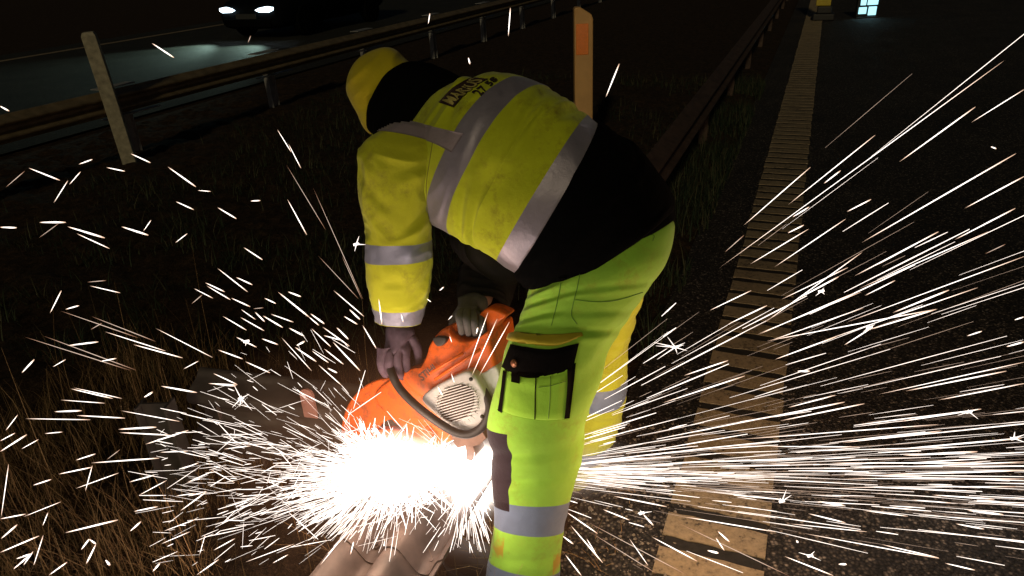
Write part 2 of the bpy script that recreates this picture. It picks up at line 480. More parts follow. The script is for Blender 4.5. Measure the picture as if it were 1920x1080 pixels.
# wooden post by the far guardrail
wb = PZ(246, 312, 0); wt = PY(163, 62, wb.y)
mb = MB()
hh = wt.z
sec = [(-0.055,-0.055),(0.055,-0.055),(0.062,0.0),(0.055,0.055),(-0.055,0.055)]
vs = []
for z_ in (-0.1, hh*0.5, hh-0.02, hh+0.01):
    k = 1.0 if z_ < hh-0.03 else (0.97 if z_ < hh else 0.72)
    for x, y in sec: vs.append((x*k + (0.008 if z_ > 0.5 else 0), y*k, z_))
fs = []
for s in range(3):
    for k in range(5): fs.append((s*5+k, s*5+(k+1) % 5, s*5+5+(k+1) % 5, s*5+5+k))
fs.append(tuple(range(15, 20)))
mb.add(vs, fs)
o = mb.build('wooden_post', M_wood, None, bevel=0.004, loc=(wb.x, wb.y, 0)); o.rotation_euler = (0, RAD(-2.0), RAD(20))
tag(o, 'weathered wooden post leaning in front of the median guardrail', 'post')

# near guardrail beyond the worker: cut end
def local_thing(name, base, label, cat, group=None):
    o = empty(name, base); tag(o, label, cat, group); return o
cb = EN(3.2, -0.70, 0)
cr = local_thing('cut_guardrail', cb, 'rusty brown guardrail with cut end running away behind the worker', 'guardrail')
tilt = Vector((0.55, 0, 0.83))
U2 = (UP*0.86 - N_DIR*0.50).normalized(); O2 = (N_DIR*0.86 + UP*0.50).normalized()
st = [(EN(e_, -0.74, 0.50) - cb, N_DIR, UP) for e_ in np.linspace(3.05, 60, 40)]
M_rust = simple('rusty_steel', (0.075, 0.045, 0.032), 0.7, 0.2, 0.4, 16, 0.3)
wbeam('beam', st, M_rust, cr, 0.006, 0.7)
for i in range(24):
    mb = MB(); cpost(mb, EN(4.2 + 2*i, -0.80, 0) - cb, 0.50, ROAD_ROT); mb.build('post', M_rust, cr)

# beam being cut: lies face up towards the viewer
cb2 = EN(0.9, -0.84, 0)
c2 = local_thing('guardrail_section', cb2, 'dirty guardrail beam lying face down under the saw, being cut', 'guardrail')
zz = 0.27
U3 = (N_DIR*0.985 + UP*0.10).normalized(); O3 = -(UP*0.99 - N_DIR*0.10).normalized()
st = [(EN(e_, -0.845, zz + 0.0) - cb2, O3, U3) for e_ in np.linspace(-0.6, 1.20, 12)]
wbeam('lower_beam', st, M_oldsteel, c2)
st = [(EN(e_, -0.845, zz + 0.007) - cb2, O3, U3) for e_ in np.linspace(1.10, 1.56, 8)]
wbeam('upper_beam', st, M_oldsteel, c2)
for (e_, n_) in ((1.15, -0.93), (1.15, -0.76)):
    mb = MB()
    p = EN(e_, n_, zz - 0.072) - cb2
    mb.tube([p, p - O3*0.006], 0.012, 6); mb.tube([p - O3*0.006, p - O3*0.013], 0.007, 8)
    mb.build('bolt', M_oldsteel, c2)
for e_ in (0.35, 1.15):
    mb = MB(); cpost(mb, EN(e_, -0.86, 0) - cb2, zz - 0.10, ROAD_ROT); mb.build('post', M_oldsteel, c2)

# short crosswise beam left of the saw, standing on its post
P0 = PY(385, 768, 2.02); P1 = PY(690, 806, 1.86)
lb = Vector((P0.x, P0.y, 0))
s3 = local_thing('guardrail_stub', lb, 'dark short guardrail beam standing crosswise on its post left of the saw', 'guardrail')
d3 = (P1 - P0).normalized(); O4 = Vector((d3.y, -d3.x, 0)).normalized()
if O4.y > 0: O4 = -O4
O4 = (O4 + UP*0.18).normalized(); U4 = O4.cross(d3).normalized()
if U4.z < 0: U4 = -U4
st = [(P0 + (P1-P0)*t - lb, O4, U4) for t in np.linspace(0, 1, 8)]
M_stub = simple('dull_steel', (0.075, 0.062, 0.054), 0.6, 0.25, 0.3, 14, 0.25)
M_stubpost = simple('post_steel', (0.16, 0.115, 0.10), 0.6, 0.2, 0.35, 14, 0.25)
wbeam('beam', st, M_stub, s3, 0.006)
mb = MB(); p = PZ(445, 962, 0.0)
rt = math.atan2(d3.y, d3.x) - math.pi/2 + RAD(12)
q = P0 + (P1-P0)*0.20
cpost(mb, Vector((q.x, q.y + 0.03, 0)) - lb, q.z + 0.12, rt, 0.12, 0.07, 0.008); mb.build('post', M_stubpost, s3)
mb = MB(); q2 = PZ(352, 950, 0)
cpost(mb, Vector((q2.x, q2.y, 0)) - lb, 0.42, rt, 0.10, 0.06, 0.008); mb.build('post', M_stub, s3)
# rounded reflector plate on the beam
def capsule_plate(c_, ax, upv, w, h, t):
    nrm = ax.cross(upv).normalized()
    if nrm.y > 0: nrm = -nrm
    out = []
    for k in range(13):
        a = math.pi*k/12; out.append(c_ + ax*(w*math.cos(a)) + upv*(h + w*math.sin(a)))
    out.append(c_ - ax*w - upv*h); out.append(c_ + ax*w - upv*h)
    n_ = len(out); V = [p_ + nrm*t for p_ in out] + [p_ for p_ in out]
    return V, [tuple(range(n_)), tuple(range(2*n_-1, n_-1, -1))] + [(i, n_+i, n_+(i+1) % n_, (i+1) % n_) for i in range(n_)]
rc = PY(581, 760, 1.84)
V, F = capsule_plate(rc - lb, d3, UP, 0.023, 0.042, 0.008)
ro = mesh_obj('reflector_plate', V, F, simple('dusty_pink_plastic', (0.42, 0.20, 0.16), 0.45, 0, 0.2, 30), s3, False)
# ================================================================== ROADSIDE THINGS
# delineator post
dY = 5.6; dp = PY(1093, 12, dY)
o = empty('delineator_post', (dp.x, dp.y, 0)); tag(o, 'white plastic roadside marker post with an orange reflector', 'marker post')
M_delin = simple('post_plastic', (0.62, 0.36, 0.13), 0.5, 0, 0.1, 8)
hw = 0.5*35/FPX*(dY*math.cos(PITCH) + (CAMH-1.0)*math.sin(PITCH)); th = 0.05; hz = dp.z
prof = [(-hw,-0.1),(hw,-0.1),(hw,hz-0.09),(hw*0.85,hz-0.055),(-hw*0.35,hz),(-hw*0.85,hz),(-hw,hz-0.015)]
V = [(x, -th, z_) for x, z_ in prof] + [(x, th, z_) for x, z_ in prof]; k = len(prof)
body = mesh_obj('post_body', V, [tuple(range(k)), tuple(range(2*k-1, k-1, -1))] + [(i, k+i, k+(i+1) % k, (i+1) % k) for i in range(k)], M_delin, o, False)
bv = body.modifiers.new('bevel', 'BEVEL'); bv.width = 0.008; bv.segments = 3
mb = MB(); mb.box((-hw*0.82, -th-0.006, hz-0.335), (hw*0.50, -th+0.001, hz-0.115)); mb.build('reflector', simple('orange_reflector', (0.95,0.24,0.02), 0.3, 0, 0.1, 60), o, bevel=0.003)

# marker on the road line
mp = PZ(1543, 38, 0)
o = empty('marker_post', (mp.x, mp.y, 0.0), ROAD_ROT); tag(o, 'yellow marker post on a black foot far along the edge line', 'marker post')
mb = MB(); mb.box((-0.19,-0.2,0.01),(0.19,0.2,0.13)); mb.box((-0.13,-0.14,0.13),(0.13,0.14,0.26)); mb.build('foot', M_rubber, o, bevel=0.02)
mb = MB(); mb.box((-0.16,-0.02,0.262),(0.10,0.03,1.1)); mb.build('board', simple('yellow_board', (0.55,0.42,0.03), 0.5), o, bevel=0.01)
# four-pane lamp on the road
lp = PZ(1624, 34, 0)
o = empty('work_lamp', (lp.x, lp.y, 0.0), 0.0); tag(o, 'small lit work lamp with four pale blue panes standing on the asphalt', 'lamp')
mb = MB()
mb.box((-0.22,-0.06,0.0),(0.22,0.08,0.03)); mb.box((-0.20,0.0,0.03),(0.20,0.08,0.50)); mb.build('housing', M_rubber, o, bevel=0.01)
M_pane = emis('lit_pane', (0.42, 0.85, 0.95), 1.5)
for (x0, x1, z0, z1) in ((-0.17,-0.02,0.08,0.20),(0.015,0.17,0.05,0.205),(-0.15,-0.045,0.235,0.38),(-0.02,0.18,0.235,0.43)):
    mb = MB(); mb.box((x0,-0.012,z0),(x1,0.001,z1)); mb.build('lamp_pane', M_pane, o, bevel=0.03)

# ------------------------------------------------------------------ car
def make_car():
    base = (PZ(427,17,0.65) + PZ(492,12,0.65))/2; base.z = 0
    root = empty('car', base, math.atan2(N_DIR.y, N_DIR.x))   # local x = N (car's left-right), local y = E (its rear)
    tag(root, 'dark car with blue-white headlights on the other carriageway', 'car')
    M_body = simple('dark_car_paint', (0.002,0.003,0.004), 0.8, 0.0, 0.1, 3, 0, 0.08)
    M_glass = simple('dark_glass', (0.003,0.004,0.005), 0.2, 0, 0.1, 3, 0, 0.3)
    # lofted body: stations along y with half width, bottom, top
    S = [(0.0,0.62,0.30,0.62),(0.06,0.74,0.22,0.70),(0.25,0.82,0.20,0.80),(0.9,0.86,0.20,0.93),(1.35,0.88,0.20,1.00),(2.6,0.88,0.20,1.02),(3.6,0.87,0.22,1.00),(4.1,0.82,0.28,0.95),(4.25,0.70,0.36,0.80)]
    V = []; F = []
    for (y, w, b0, t0) in S:
        for k in range(16):
            a = 2*math.pi*k/16; ca, sa = math.cos(a), math.sin(a)
            x = w*math.copysign(abs(ca)**0.45, ca); z_ = (b0+t0)/2 + (t0-b0)/2*math.copysign(abs(sa)**0.5, sa)
            V.append((x, y, z_))
    for s in range(len(S)-1):
        for k in range(16): F.append((s*16+k, s*16+(k+1) % 16, s*16+16+(k+1) % 16, s*16+16+k))
    F.append(tuple(range(15,-1,-1))); F.append(tuple(range((len(S)-1)*16, len(S)*16)))
    mesh_obj('body', V, F, M_body, root)
    S = [(1.05,0.70,0.92,0.95),(1.75,0.64,0.92,1.40),(2.6,0.64,0.92,1.46),(3.4,0.62,0.92,1.40),(4.0,0.66,0.90,1.00)]
    V = []; F = []
    for (y, w, b0, t0) in S:
        for (x, z_) in ((-w-0.12,b0),(-w,t0-0.04),(-w+0.08,t0),(w-0.08,t0),(w,t0-0.04),(w+0.12,b0)): V.append((x, y, z_))
    for s in range(len(S)-1):
        for k in range(6): F.append((s*6+k, s*6+(k+1) % 6, s*6+6+(k+1) % 6, s*6+6+k))
    F.append(tuple(range(5,-1,-1))); F.append(tuple(range((len(S)-1)*6, len(S)*6)))
    mesh_obj('cabin', V, F, M_glass, root)
    mb = MB(); mb.box((-0.60,-0.025,0.27),(0.60,0.02,0.42)); mb.build('grille', M_black, root, bevel=0.01)
    mb = MB(); mb.box((-0.26,-0.04,0.43),(0.26,-0.026,0.53)); mb.build('number_plate', simple('plate', (0.03,0.03,0.03)), root)
    for sx in (-1, 1):
        mb = MB()
        o_ = [(0.27,0.60),(0.38,0.560),(0.60,0.555),(0.68,0.59),(0.67,0.645),(0.54,0.665),(0.38,0.64)]
        V = [(sx*x, -0.045 + 0.16*max(0, x-0.5)**1.2, z_) for x, z_ in o_] + [(sx*x, 0.10, z_) for x, z_ in o_]; k = len(o_)
        mb.add(V, [tuple(range(k)), tuple(range(2*k-1,k-1,-1))] + [(i,k+i,k+(i+1)%k,(i+1)%k) for i in range(k)])
        hl = mb.build('headlight', M_lamp, root)
    for sx in (-1, 1):
        for y in (0.85, 3.45):
            mb = MB(); mb.tube([(sx*0.70,y,0.32),(sx*0.885,y,0.32)], 0.32, 24); wl = mb.build('wheel', M_black, root, bevel=0.02)
            mb = MB(); mb.tube([(sx*0.885,y,0.32),(sx*0.895,y,0.32)], 0.20, 16); mb.build('rim', M_black, wl)
    for sx in (-1, 1):
        ld = bpy.data.lights.new('headlight_beam', 'SPOT'); ld.energy = 150; ld.spot_size = RAD(78); ld.spot_blend = 0.6
        ld.color = (0.62, 0.95, 0.82); ld.shadow_soft_size = 0.06
        lo = bpy.data.objects.new('headlight_beam', ld); COL.objects.link(lo); lo.parent = root
        lo.location = (sx*0.6, -0.12, 0.62)
        lo.rotation_euler = (RAD(90 - 12), 0, RAD(180)) if False else (RAD(78), 0, RAD(180))
make_car()
# ================================================================== WORKER
def interp_rings(spec, nu, ratio_default=0.85, bflat=0.0):
    """spec rows: (Lx,Ly,Rx,Ry,Y,ratio[,dY]) -> arrays of centre, A, B.  The section is a rounded ellipse in 3D."""
    rows = [tuple(r) + ((ratio_default,) if len(r) == 5 else ()) for r in spec]
    rows = [r + (0.0,) if len(r) == 6 else r for r in rows]
    S = crom(rows, nu)
    C = []; A = []
    for r in S:
        a = PY(r[0], r[1], r[4] + r[6]); b = PY(r[2], r[3], r[4] - r[6])
        C.append((a+b)/2); A.append((b-a)/2)
    B = []
    for i in range(nu):
        d = (C[min(i+1, nu-1)] - C[max(i-1, 0)]).normalized()
        bb = A[i].cross(d).normalized()
        v = (C[i] - CO).normalized()
        if bb.dot(v) > 0: bb = -bb
        if bflat:
            tw = -v; tw = (tw - A[i].normalized()*tw.dot(A[i].normalized())).normalized()
            bb = (bb*(1-bflat) + tw*bflat).normalized()
        B.append(bb * A[i].length * S[i][5])
    return C, A, B
def smoothstep(a, b, x):
    t = np.clip((x-a)/(b-a), 0, 1); return t*t*(3-2*t)
def tube_cloth(name, spec, mat, parent, nu=150, nt=128, fold=0.006, fu=10, ft=6, seed=0, sq=2.3, creases=(), thick=0.0, capend=False, twist=0.0, bflat=0.0):
    """creases: (u, theta, len_u, len_t, slope, depth)"""
    C, A, B = interp_rings(spec, nu, 0.85, bflat)
    n = len(spec)
    U = np.linspace(0, n-1, nu)[:, None] * np.ones((1, nt+1))
    TH = np.linspace(-math.pi/2, 1.5*math.pi, nt+1)[None, :] * np.ones((nu, 1))
    c, s = np.cos(TH), np.sin(TH)
    ex = 2.0/sq
    cc = np.sign(c)*np.abs(c)**ex; ss = np.sign(s)*np.abs(s)**ex
    C = np.array([list(v) for v in C])[:, None, :]; A = np.array([list(v) for v in A])[:, None, :]; B = np.array([list(v) for v in B])[:, None, :]
    P = C + A*cc[..., None] + B*ss[..., None]
    Nn = P - C; Nn /= np.linalg.norm(Nn, axis=2, keepdims=True)
    # folds: ridged, stretched noise, periodic round the limb
    tt = (TH + math.pi/2)/(2*math.pi)
    per = ft
    w = vnoise(U*0.9+seed*3.1, tt*per*0.5*2, per)*0.6
    f1 = 1 - np.abs(vnoise(U*fu*0.16 + w*1.4 + seed, tt*per + U*twist, 0 if twist else per))*2
    f2 = 1 - np.abs(vnoise(U*fu*0.37 + w*2 + seed*7, tt*per*2 + w, 0 if twist else per*2))*2
    f3 = vnoise(U*fu*0.9 + seed, tt*per*4, per*4)
    seam = np.clip(np.minimum(tt, 1-tt)/0.04, 0, 1)
    D = (f1*0.6 + f2*0.32 + f3*0.12)*fold
    for (cu, ct, lu, lt, sl, dp) in creases:
        du = (U - cu); dt = TH - ct
        a_ = (dt)/lt; b_ = (du - sl*dt)/lu
        D = D - dp*np.exp(-a_*a_)*(np.exp(-b_*b_) - 0.6*np.exp(-(b_-1.6)**2))
    P = P + Nn*(D*seam)[..., None]
    V = P.reshape(-1, 3).tolist(); W = nt+1
    F = [(i*W+j, i*W+j+1, (i+1)*W+j+1, (i+1)*W+j) for i in range(nu-1) for j in range(nt)]
    if capend:
        for row in ([0] if capend == 'start' else [nu-1] if capend == 'end' else [0, nu-1]):
            cen = P[row, :nt].mean(axis=0); b0 = len(V)
            K = 5
            for k in range(1, K):
                q = cen + (P[row] - cen)*(1-k/K)
                sgn = (C[row,0] - C[1 if row == 0 else nu-2, 0]); sgn = sgn/np.linalg.norm(sgn)
                q = q + sgn*math.sqrt(1-(1-k/K)**2)*np.linalg.norm(A[row,0])*0.5
                V += q.tolist()
            V.append((cen + sgn*np.linalg.norm(A[row,0])*0.5).tolist())
            prev = row*W
            for k in range(1, K):
                cur = b0 + (k-1)*W
                F += [(prev+j, prev+j+1, cur+j+1, cur+j) for j in range(nt)]; prev = cur
            F += [(prev+j, prev+j+1, len(V)-1) for j in range(nt)]
    o = mesh_obj(name, V, F, mat, parent)
    ring = np.zeros(len(V)); ring[:nu*W] = U.reshape(-1)
    if capend: ring[nu*W:] = -5 if capend == 'start' else n+5
    th_ = np.zeros(len(V)); th_[:nu*W] = TH.reshape(-1)
    at = o.data.attributes.new('ringu', 'FLOAT', 'POINT'); at.data.foreach_set('value', ring.astype('f'))
    at = o.data.attributes.new('ringt', 'FLOAT', 'POINT'); at.data.foreach_set('value', th_.astype('f'))
    if thick:
        m = o.modifiers.new('solidify', 'SOLIDIFY'); m.thickness = thick; m.offset = -1
    return o
def bvh(*obs):
    V = []; F = []
    for o in obs:
        b = len(V); V += [v.co.copy() for v in o.data.vertices]; F += [tuple(i+b for i in p.vertices) for p in o.data.polygons]
    return BVHTree.FromPolygons(V, F)
def hit(tree, px, py):
    r = ray(px, py).normalized()
    loc, nrm, idx, d = tree.ray_cast(CO, r)
    if loc is None:                      # just off the silhouette: take the closest covered spot
        for k in range(1, 12):
            for j in range(12):
                a = j*math.pi/6
                r2 = ray(px + 3*k*math.cos(a), py + 3*k*math.sin(a)).normalized()
                loc, nrm, idx, d = tree.ray_cast(CO, r2)
                if loc is not None: break
            if loc is not None: break
    if loc is None: return None, None
    if nrm.dot(r) > 0: nrm = -nrm
    return loc, nrm
def strip(name, tree, top, bot, mat, parent, off=0.003, nu=40, nv=8, smooth=True, puff=0.0, skirt=0.004):
    """a sewn-on patch: between two pixel polylines, laid on the surface with its own thickness"""
    T = crom(top, nu); Bm = crom(bot, nu)
    V = []; last = None
    for i in range(nu):
        for j in range(nv):
            q = T[i] + (Bm[i]-T[i])*j/(nv-1)
            l, nn = hit(tree, q[0], q[1])
            if l is None: l, nn = last
            last = (l, nn)
            e_ = min(i, nu-1-i)/(nu-1)*2; f_ = min(j, nv-1-j)/(nv-1)*2
            pf = puff*(min(1, e_*3)*min(1, f_*3))**0.5
            V.append(l + nn*(off + pf))
    nb = len(V)
    F = [(i*nv+j, i*nv+j+1, (i+1)*nv+j+1, (i+1)*nv+j) for i in range(nu-1) for j in range(nv-1)]
    rim = [i*nv for i in range(nu)] + [(nu-1)*nv+j for j in range(1, nv)] + [i*nv+nv-1 for i in range(nu-2, -1, -1)] + [j for j in range(nv-2, 0, -1)]
    for k in rim:
        v = V[k]; V.append(v + (v-CO).normalized()*(off+skirt))
    m_ = len(rim)
    F += [(rim[k], nb+k, nb+(k+1) % m_, rim[(k+1) % m_]) for k in range(m_)]
    return mesh_obj(name, V, F, mat, parent, smooth)
def cord(name, tree, pts, r, mat, parent, n=40, off=0.0):
    S = crom(pts, n); P = []
    for q in S:
        l, nn = hit(tree, q[0], q[1])
        if l is None: continue
        P.append(l + nn*off)
    mb = MB(); mb.tube(P, r, 6); return mb.build(name, mat, parent, smooth=True)

# ---- the body: one continuous skinned surface, posed inside the clothes
def build_body():
    J = {}
    J['pelvis'] = (PY(1150, 400, 1.66), 0.10)
    J['waist'] = (PY(1075, 335, 1.69), 0.10)
    J['chest'] = (PY(950, 270, 1.79), 0.10)
    J['neckb'] = (PY(820, 215, 1.93), 0.045)
    J['neck'] = (PY(765, 195, 1.97), 0.045)
    J['head1'] = (PY(735, 180, 2.02), 0.06)
    J['head2'] = (PY(712, 170, 2.04), 0.07)
    J['head3'] = (PY(702, 150, 2.04), 0.060)
    J['shl'] = (PY(775, 285, 1.74), 0.045); J['ell'] = (PY(745, 450, 1.69), 0.045); J['wrl'] = (PY(748, 598, 1.71), 0.030)
    J['shr'] = (PY(850, 240, 1.99), 0.045); J['elr'] = (PY(905, 440, 2.08), 0.045); J['wrr'] = (PY(905, 575, 1.80), 0.032)
    J['hil'] = (PY(1130, 460, 1.57), 0.065); J['knl'] = (PY(1040, 700, 1.50), 0.045); J['anl'] = (PY(985, 1060, 1.44), 0.035)
    J['hel'] = (PY(990, 1105, 1.43), 0.03); J['tol'] = (PY(935, 1088, 1.48), 0.025)
    J['hir'] = (PY(1140, 440, 1.84), 0.07); J['knr'] = (PY(1095, 690, 1.88), 0.06); J['anr'] = (PY(1062, 880, 1.90), 0.042)
    J['her'] = (PY(1075, 903, 1.92), 0.04); J['tor'] = (PY(1012, 885, 1.97), 0.035)
    order = list(J); ix = {k: i for i, k in enumerate(order)}
    ed = [('pelvis','waist'),('waist','chest'),('chest','neckb'),('neckb','neck'),('neck','head1'),('head1','head2'),('head2','head3'),
          ('neckb','shl'),('shl','ell'),('ell','wrl'),('neckb','shr'),('shr','elr'),('elr','wrr'),
          ('pelvis','hil'),('hil','knl'),('knl','anl'),('anl','hel'),('hel','tol'),('pelvis','hir'),('hir','knr'),('knr','anr'),('anr','her'),('her','tor')]
    me = bpy.data.meshes.new('person')
    me.from_pydata([tuple(J[k][0]) for k in order], [(ix[a], ix[b_]) for a, b_ in ed], [])
    o = bpy.data.objects.new('person', me); COL.objects.link(o)
    me.materials.append(M_skin)
    m = o.modifiers.new('skin', 'SKIN'); m.use_smooth_shade = True
    sv = me.skin_vertices[0].data if me.skin_vertices else None
    if sv is None:
        bm = bmesh.new(); bm.from_mesh(me); bm.verts.layers.skin.verify(); bm.to_mesh(me); bm.free(); sv = me.skin_vertices[0].data
    for k in order: sv[ix[k]].radius = (J[k][1], J[k][1])
    sv[ix['pelvis']].use_root = True
    s = o.modifiers.new('sub', 'SUBSURF'); s.levels = 2; s.render_levels = 2
    return o, J
person, J = build_body()
tag(person, 'worker in yellow and green reflective clothes bent over a disc cutter', 'person')

# ---- trousers
GB = (0.27, 0.34, 0.50)  # tape colour with the cool light on it painted in as blue
TR_GRN = (0.34, 0.66, 0.06)
def near_leg_extra(nt, col):
    """black knee reinforcement down the shin side"""
    au = N(nt, 'ShaderNodeAttribute', attribute_name='ringu').outputs['Fac']
    at = N(nt, 'ShaderNodeAttribute', attribute_name='ringt').outputs['Fac']
    a = mth(nt, 'COMPARE', au, 9.35, 1.60)     # along the leg
    b_ = mth(nt, 'COMPARE', at, 3.25, 1.07)    # round the leg
    ns = noise(nt, objcoord(nt), 16, 5, 0.6)
    side = mth(nt, 'GREATER_THAN', mth(nt, 'ABSOLUTE', mth(nt, 'SUBTRACT', at, 1.6)), 0.75)
    st_ = mth(nt, 'MULTIPLY', mth(nt, 'MULTIPLY', mth(nt, 'COMPARE', au, 12.65, 0.7), side), ramp(nt, ns, [(0.44, (0,0,0)), (0.58, (1,1,1))]))
    col = mixc(nt, mth(nt, 'MULTIPLY', st_, 0.8), col, (0.50, 0.27, 0.02))
    return mixc(nt, mth(nt, 'MULTIPLY', a, b_), col, (0.022, 0.012, 0.020))
M_trn = cloth('trouser_cloth_near', TR_GRN, dirt=(0.28,0.20,0.02), dirt_amt=0.6, bands=[(11.28, 0.66), (14.6, 1.25)], band_col=GB, extra=near_leg_extra)
M_trf = cloth('trouser_cloth_far_sparklit', (0.56, 0.60, 0.04), dirt=(0.3,0.2,0.03), dirt_amt=0.3, bands=[(4.0, 0.30), (6.3, 0.3)], band_col=GB)  # same green trousers; yellow here is spark light put into the colour
near_spec = [
 (1062,435,1222,382,1.64,0.82), (1040,488,1261,420,1.63,0.88), (998,533,1251,480,1.60,0.90), (984,572,1216,540,1.575,0.88),
 (968,612,1175,598,1.55,0.86), (948,652,1143,648,1.53,0.88), (938,700,1124,706,1.515,0.9), (921,762,1105,762,1.50,0.9),
 (915,812,1095,812,1.485,0.9), (925,855,1086,865,1.47,0.92), (923,900,1075,905,1.455,0.92), (926,945,1064,948,1.445,0.95),
 (927,985,1054,992,1.435,0.95), (920,1030,1048,1045,1.43,0.95), (911,1078,1048,1088,1.425,0.95), (910,1106,1052,1112,1.42,0.95)]
near = tube_cloth('trouser_leg', near_spec, M_trn, person, 240, 150, fold=0.0040, fu=3.2, ft=5, seed=2, bflat=0.55,
    creases=[(8.6, 2.2, 0.22, 0.8, 0.25, 0.008), (9.7, 2.0, 0.2, 0.7, 0.35, 0.007), (4.3, 1.4, 0.16, 1.2, -0.05, 0.006), (3.6, 1.2, 0.14, 1.0, -0.15, 0.003), (2.7, 1.3, 0.12, 1.1, -0.12, 0.003),
             (12.9, 2.0, 0.2, 0.8, 0.2, 0.004), (7.9, 0.4, 0.3, 0.5, 0.5, 0.006), (2.3, 2.5, 0.13, 0.5, 0.5, 0.007), (2.9, 2.4, 0.12, 0.5, 0.4, 0.006), (3.6, 2.5, 0.14, 0.6, 0.3, 0.007), (4.4, 2.3, 0.14, 0.6, -0.2, 0.007), (5.5, 0.7, 0.5, 0.5, 0.7, 0.005)])
near['label'] = 'green trouser leg with grey bands and a black knee panel'
far_spec = [
 (1060,470,1225,440,1.80,0.8), (1045,540,1205,530,1.83,0.8), (1035,590,1188,590,1.86,0.85), (1028,650,1174,650,1.88,0.85), (1022,715,1172,715,1.89,0.85),
 (1016,770,1163,770,1.90,0.85), (1012,815,1146,818,1.905,0.85), (1010,860,1125,862,1.905,0.85), (1008,893,1112,898,1.905,0.85)]
far = tube_cloth('trouser_leg', far_spec, M_trf, person, 150, 110, fold=0.009, fu=12, ft=5, seed=9)
far['label'] = 'far trouser leg with spark light painted in as yellow, sparks streaming past it'
# ---- black sweater between jacket and trousers
sweater = tube_cloth('sweater', [(1120,232,965,500,1.66,0.86), (1150,250,975,512,1.655,0.88), (1190,278,985,520,1.65,0.9), (1232,330,1010,526,1.645,0.93), (1258,372,1030,520,1.64,0.97), (1264,406,1049,502,1.635,1.0)],
    M_black, person, 80, 120, fold=0.006, fu=5, ft=6, seed=4, thick=0.004)
strip('sweater_tail', bvh(near), [(996,488),(1020,484),(1045,478),(1068,470)], [(997,508),(1020,512),(1042,518),(1064,526)], M_black, person, 0.010, 30, 10, puff=0.004)
# ---- jacket
Mj = cloth('jacket_cloth', YEL, dirt=(0.16,0.10,0.012), dirt_amt=0.8, bands=[(0.52, 0.49), (3.45, 0.47)], band_col=(0.33,0.30,0.37))
jspec = [(1138,242,990,516,1.665,0.86), (1098,219,940,482,1.67,0.86), (1055,186,905,463,1.70,0.85), (1015,160,868,440,1.73,0.85), (984,146,838,425,1.76,0.85),
         (935,136,820,405,1.80,0.84), (882,150,796,378,1.84,0.82), (830,176,768,340,1.88,0.80), (775,200,736,300,1.915,0.78), (722,224,703,262,1.94,0.8)]
jacket = tube_cloth('jacket', jspec, Mj, person, 190, 150, fold=0.0070, fu=4, ft=7, seed=5, capend='end', thick=0.0, bflat=0.12,
    creases=[(1.6, 1.9, 0.22, 0.9, 0.3, 0.007), (2.4, 2.6, 0.2, 0.7, 0.5, 0.008), (5.2, 2.6, 0.25, 0.6, 0.9, 0.009), (4.7, 2.2, 0.2, 0.5, 1.1, 0.006), (2.0, 0.6, 0.2, 0.5, -0.3, 0.005), (1.4, 2.9, 0.15, 0.6, 0.1, 0.008), (1.9, 0.75, 0.16, 0.7, 0.5, 0.009), (2.6, 1.1, 0.14, 0.6, 0.7, 0.006), (5.6, 1.5, 0.2, 0.9, -0.5, 0.006), (7.0, 1.2, 0.2, 0.7, -0.6, 0.006)])
Ms = cloth('sleeve_cloth', (0.60,0.62,0.025), dirt=(0.18,0.13,0.03), dirt_amt=0.8, bands=[(4.95, 0.42), (8.45, 0.52)], band_col=(0.33,0.34,0.46))
sspec = [(715,246,838,270,1.72,0.80), (682,268,830,300,1.70,0.85), (671,305,815,338,1.685,0.9), (675,370,805,385,1.675,0.92), (686,430,806,432,1.67,0.95),
         (689,470,808,466,1.672,0.95), (689,515,808,510,1.68,0.95), (696,556,802,552,1.69,0.95), (701,575,796,574,1.70,0.95), (705,600,789,603,1.712,0.9)]
sleeve = tube_cloth('sleeve', sspec, Ms, person, 190, 120, fold=0.0060, fu=4, ft=6, seed=11, capend='start', bflat=0.6,
    creases=[(1.6, 1.0, 0.25, 0.8, 0.9, 0.003), (2.7, 2.1, 0.25, 0.6, -0.9, 0.003), (3.5, 0.8, 0.2, 0.5, 0.8, 0.004), (6.4, 0.7, 0.3, 0.4, 0.9, 0.006), (7.3, 1.0, 0.35, 0.3, 1.2, 0.005)], thick=0.0)
jt = bvh(jacket, sleeve)
M_band = cloth('reflective_tape', (0.33,0.27,0.31), dirt=(0.12,0.1,0.1), dirt_amt=0.4, rough=0.45)
strip('shoulder_tape', jt, [(704,225),(735,224),(770,227),(825,241),(870,251)], [(698,246),(735,249),(775,257),(812,268),(848,286)], M_band, person, 0.003, 60, 10)
# seam down the armhole
cord('seam', jt, [(812,262),(806,300),(800,340),(800,380),(804,410)], 0.0013, simple('seam_thread', (0.20,0.20,0.01)), jacket)
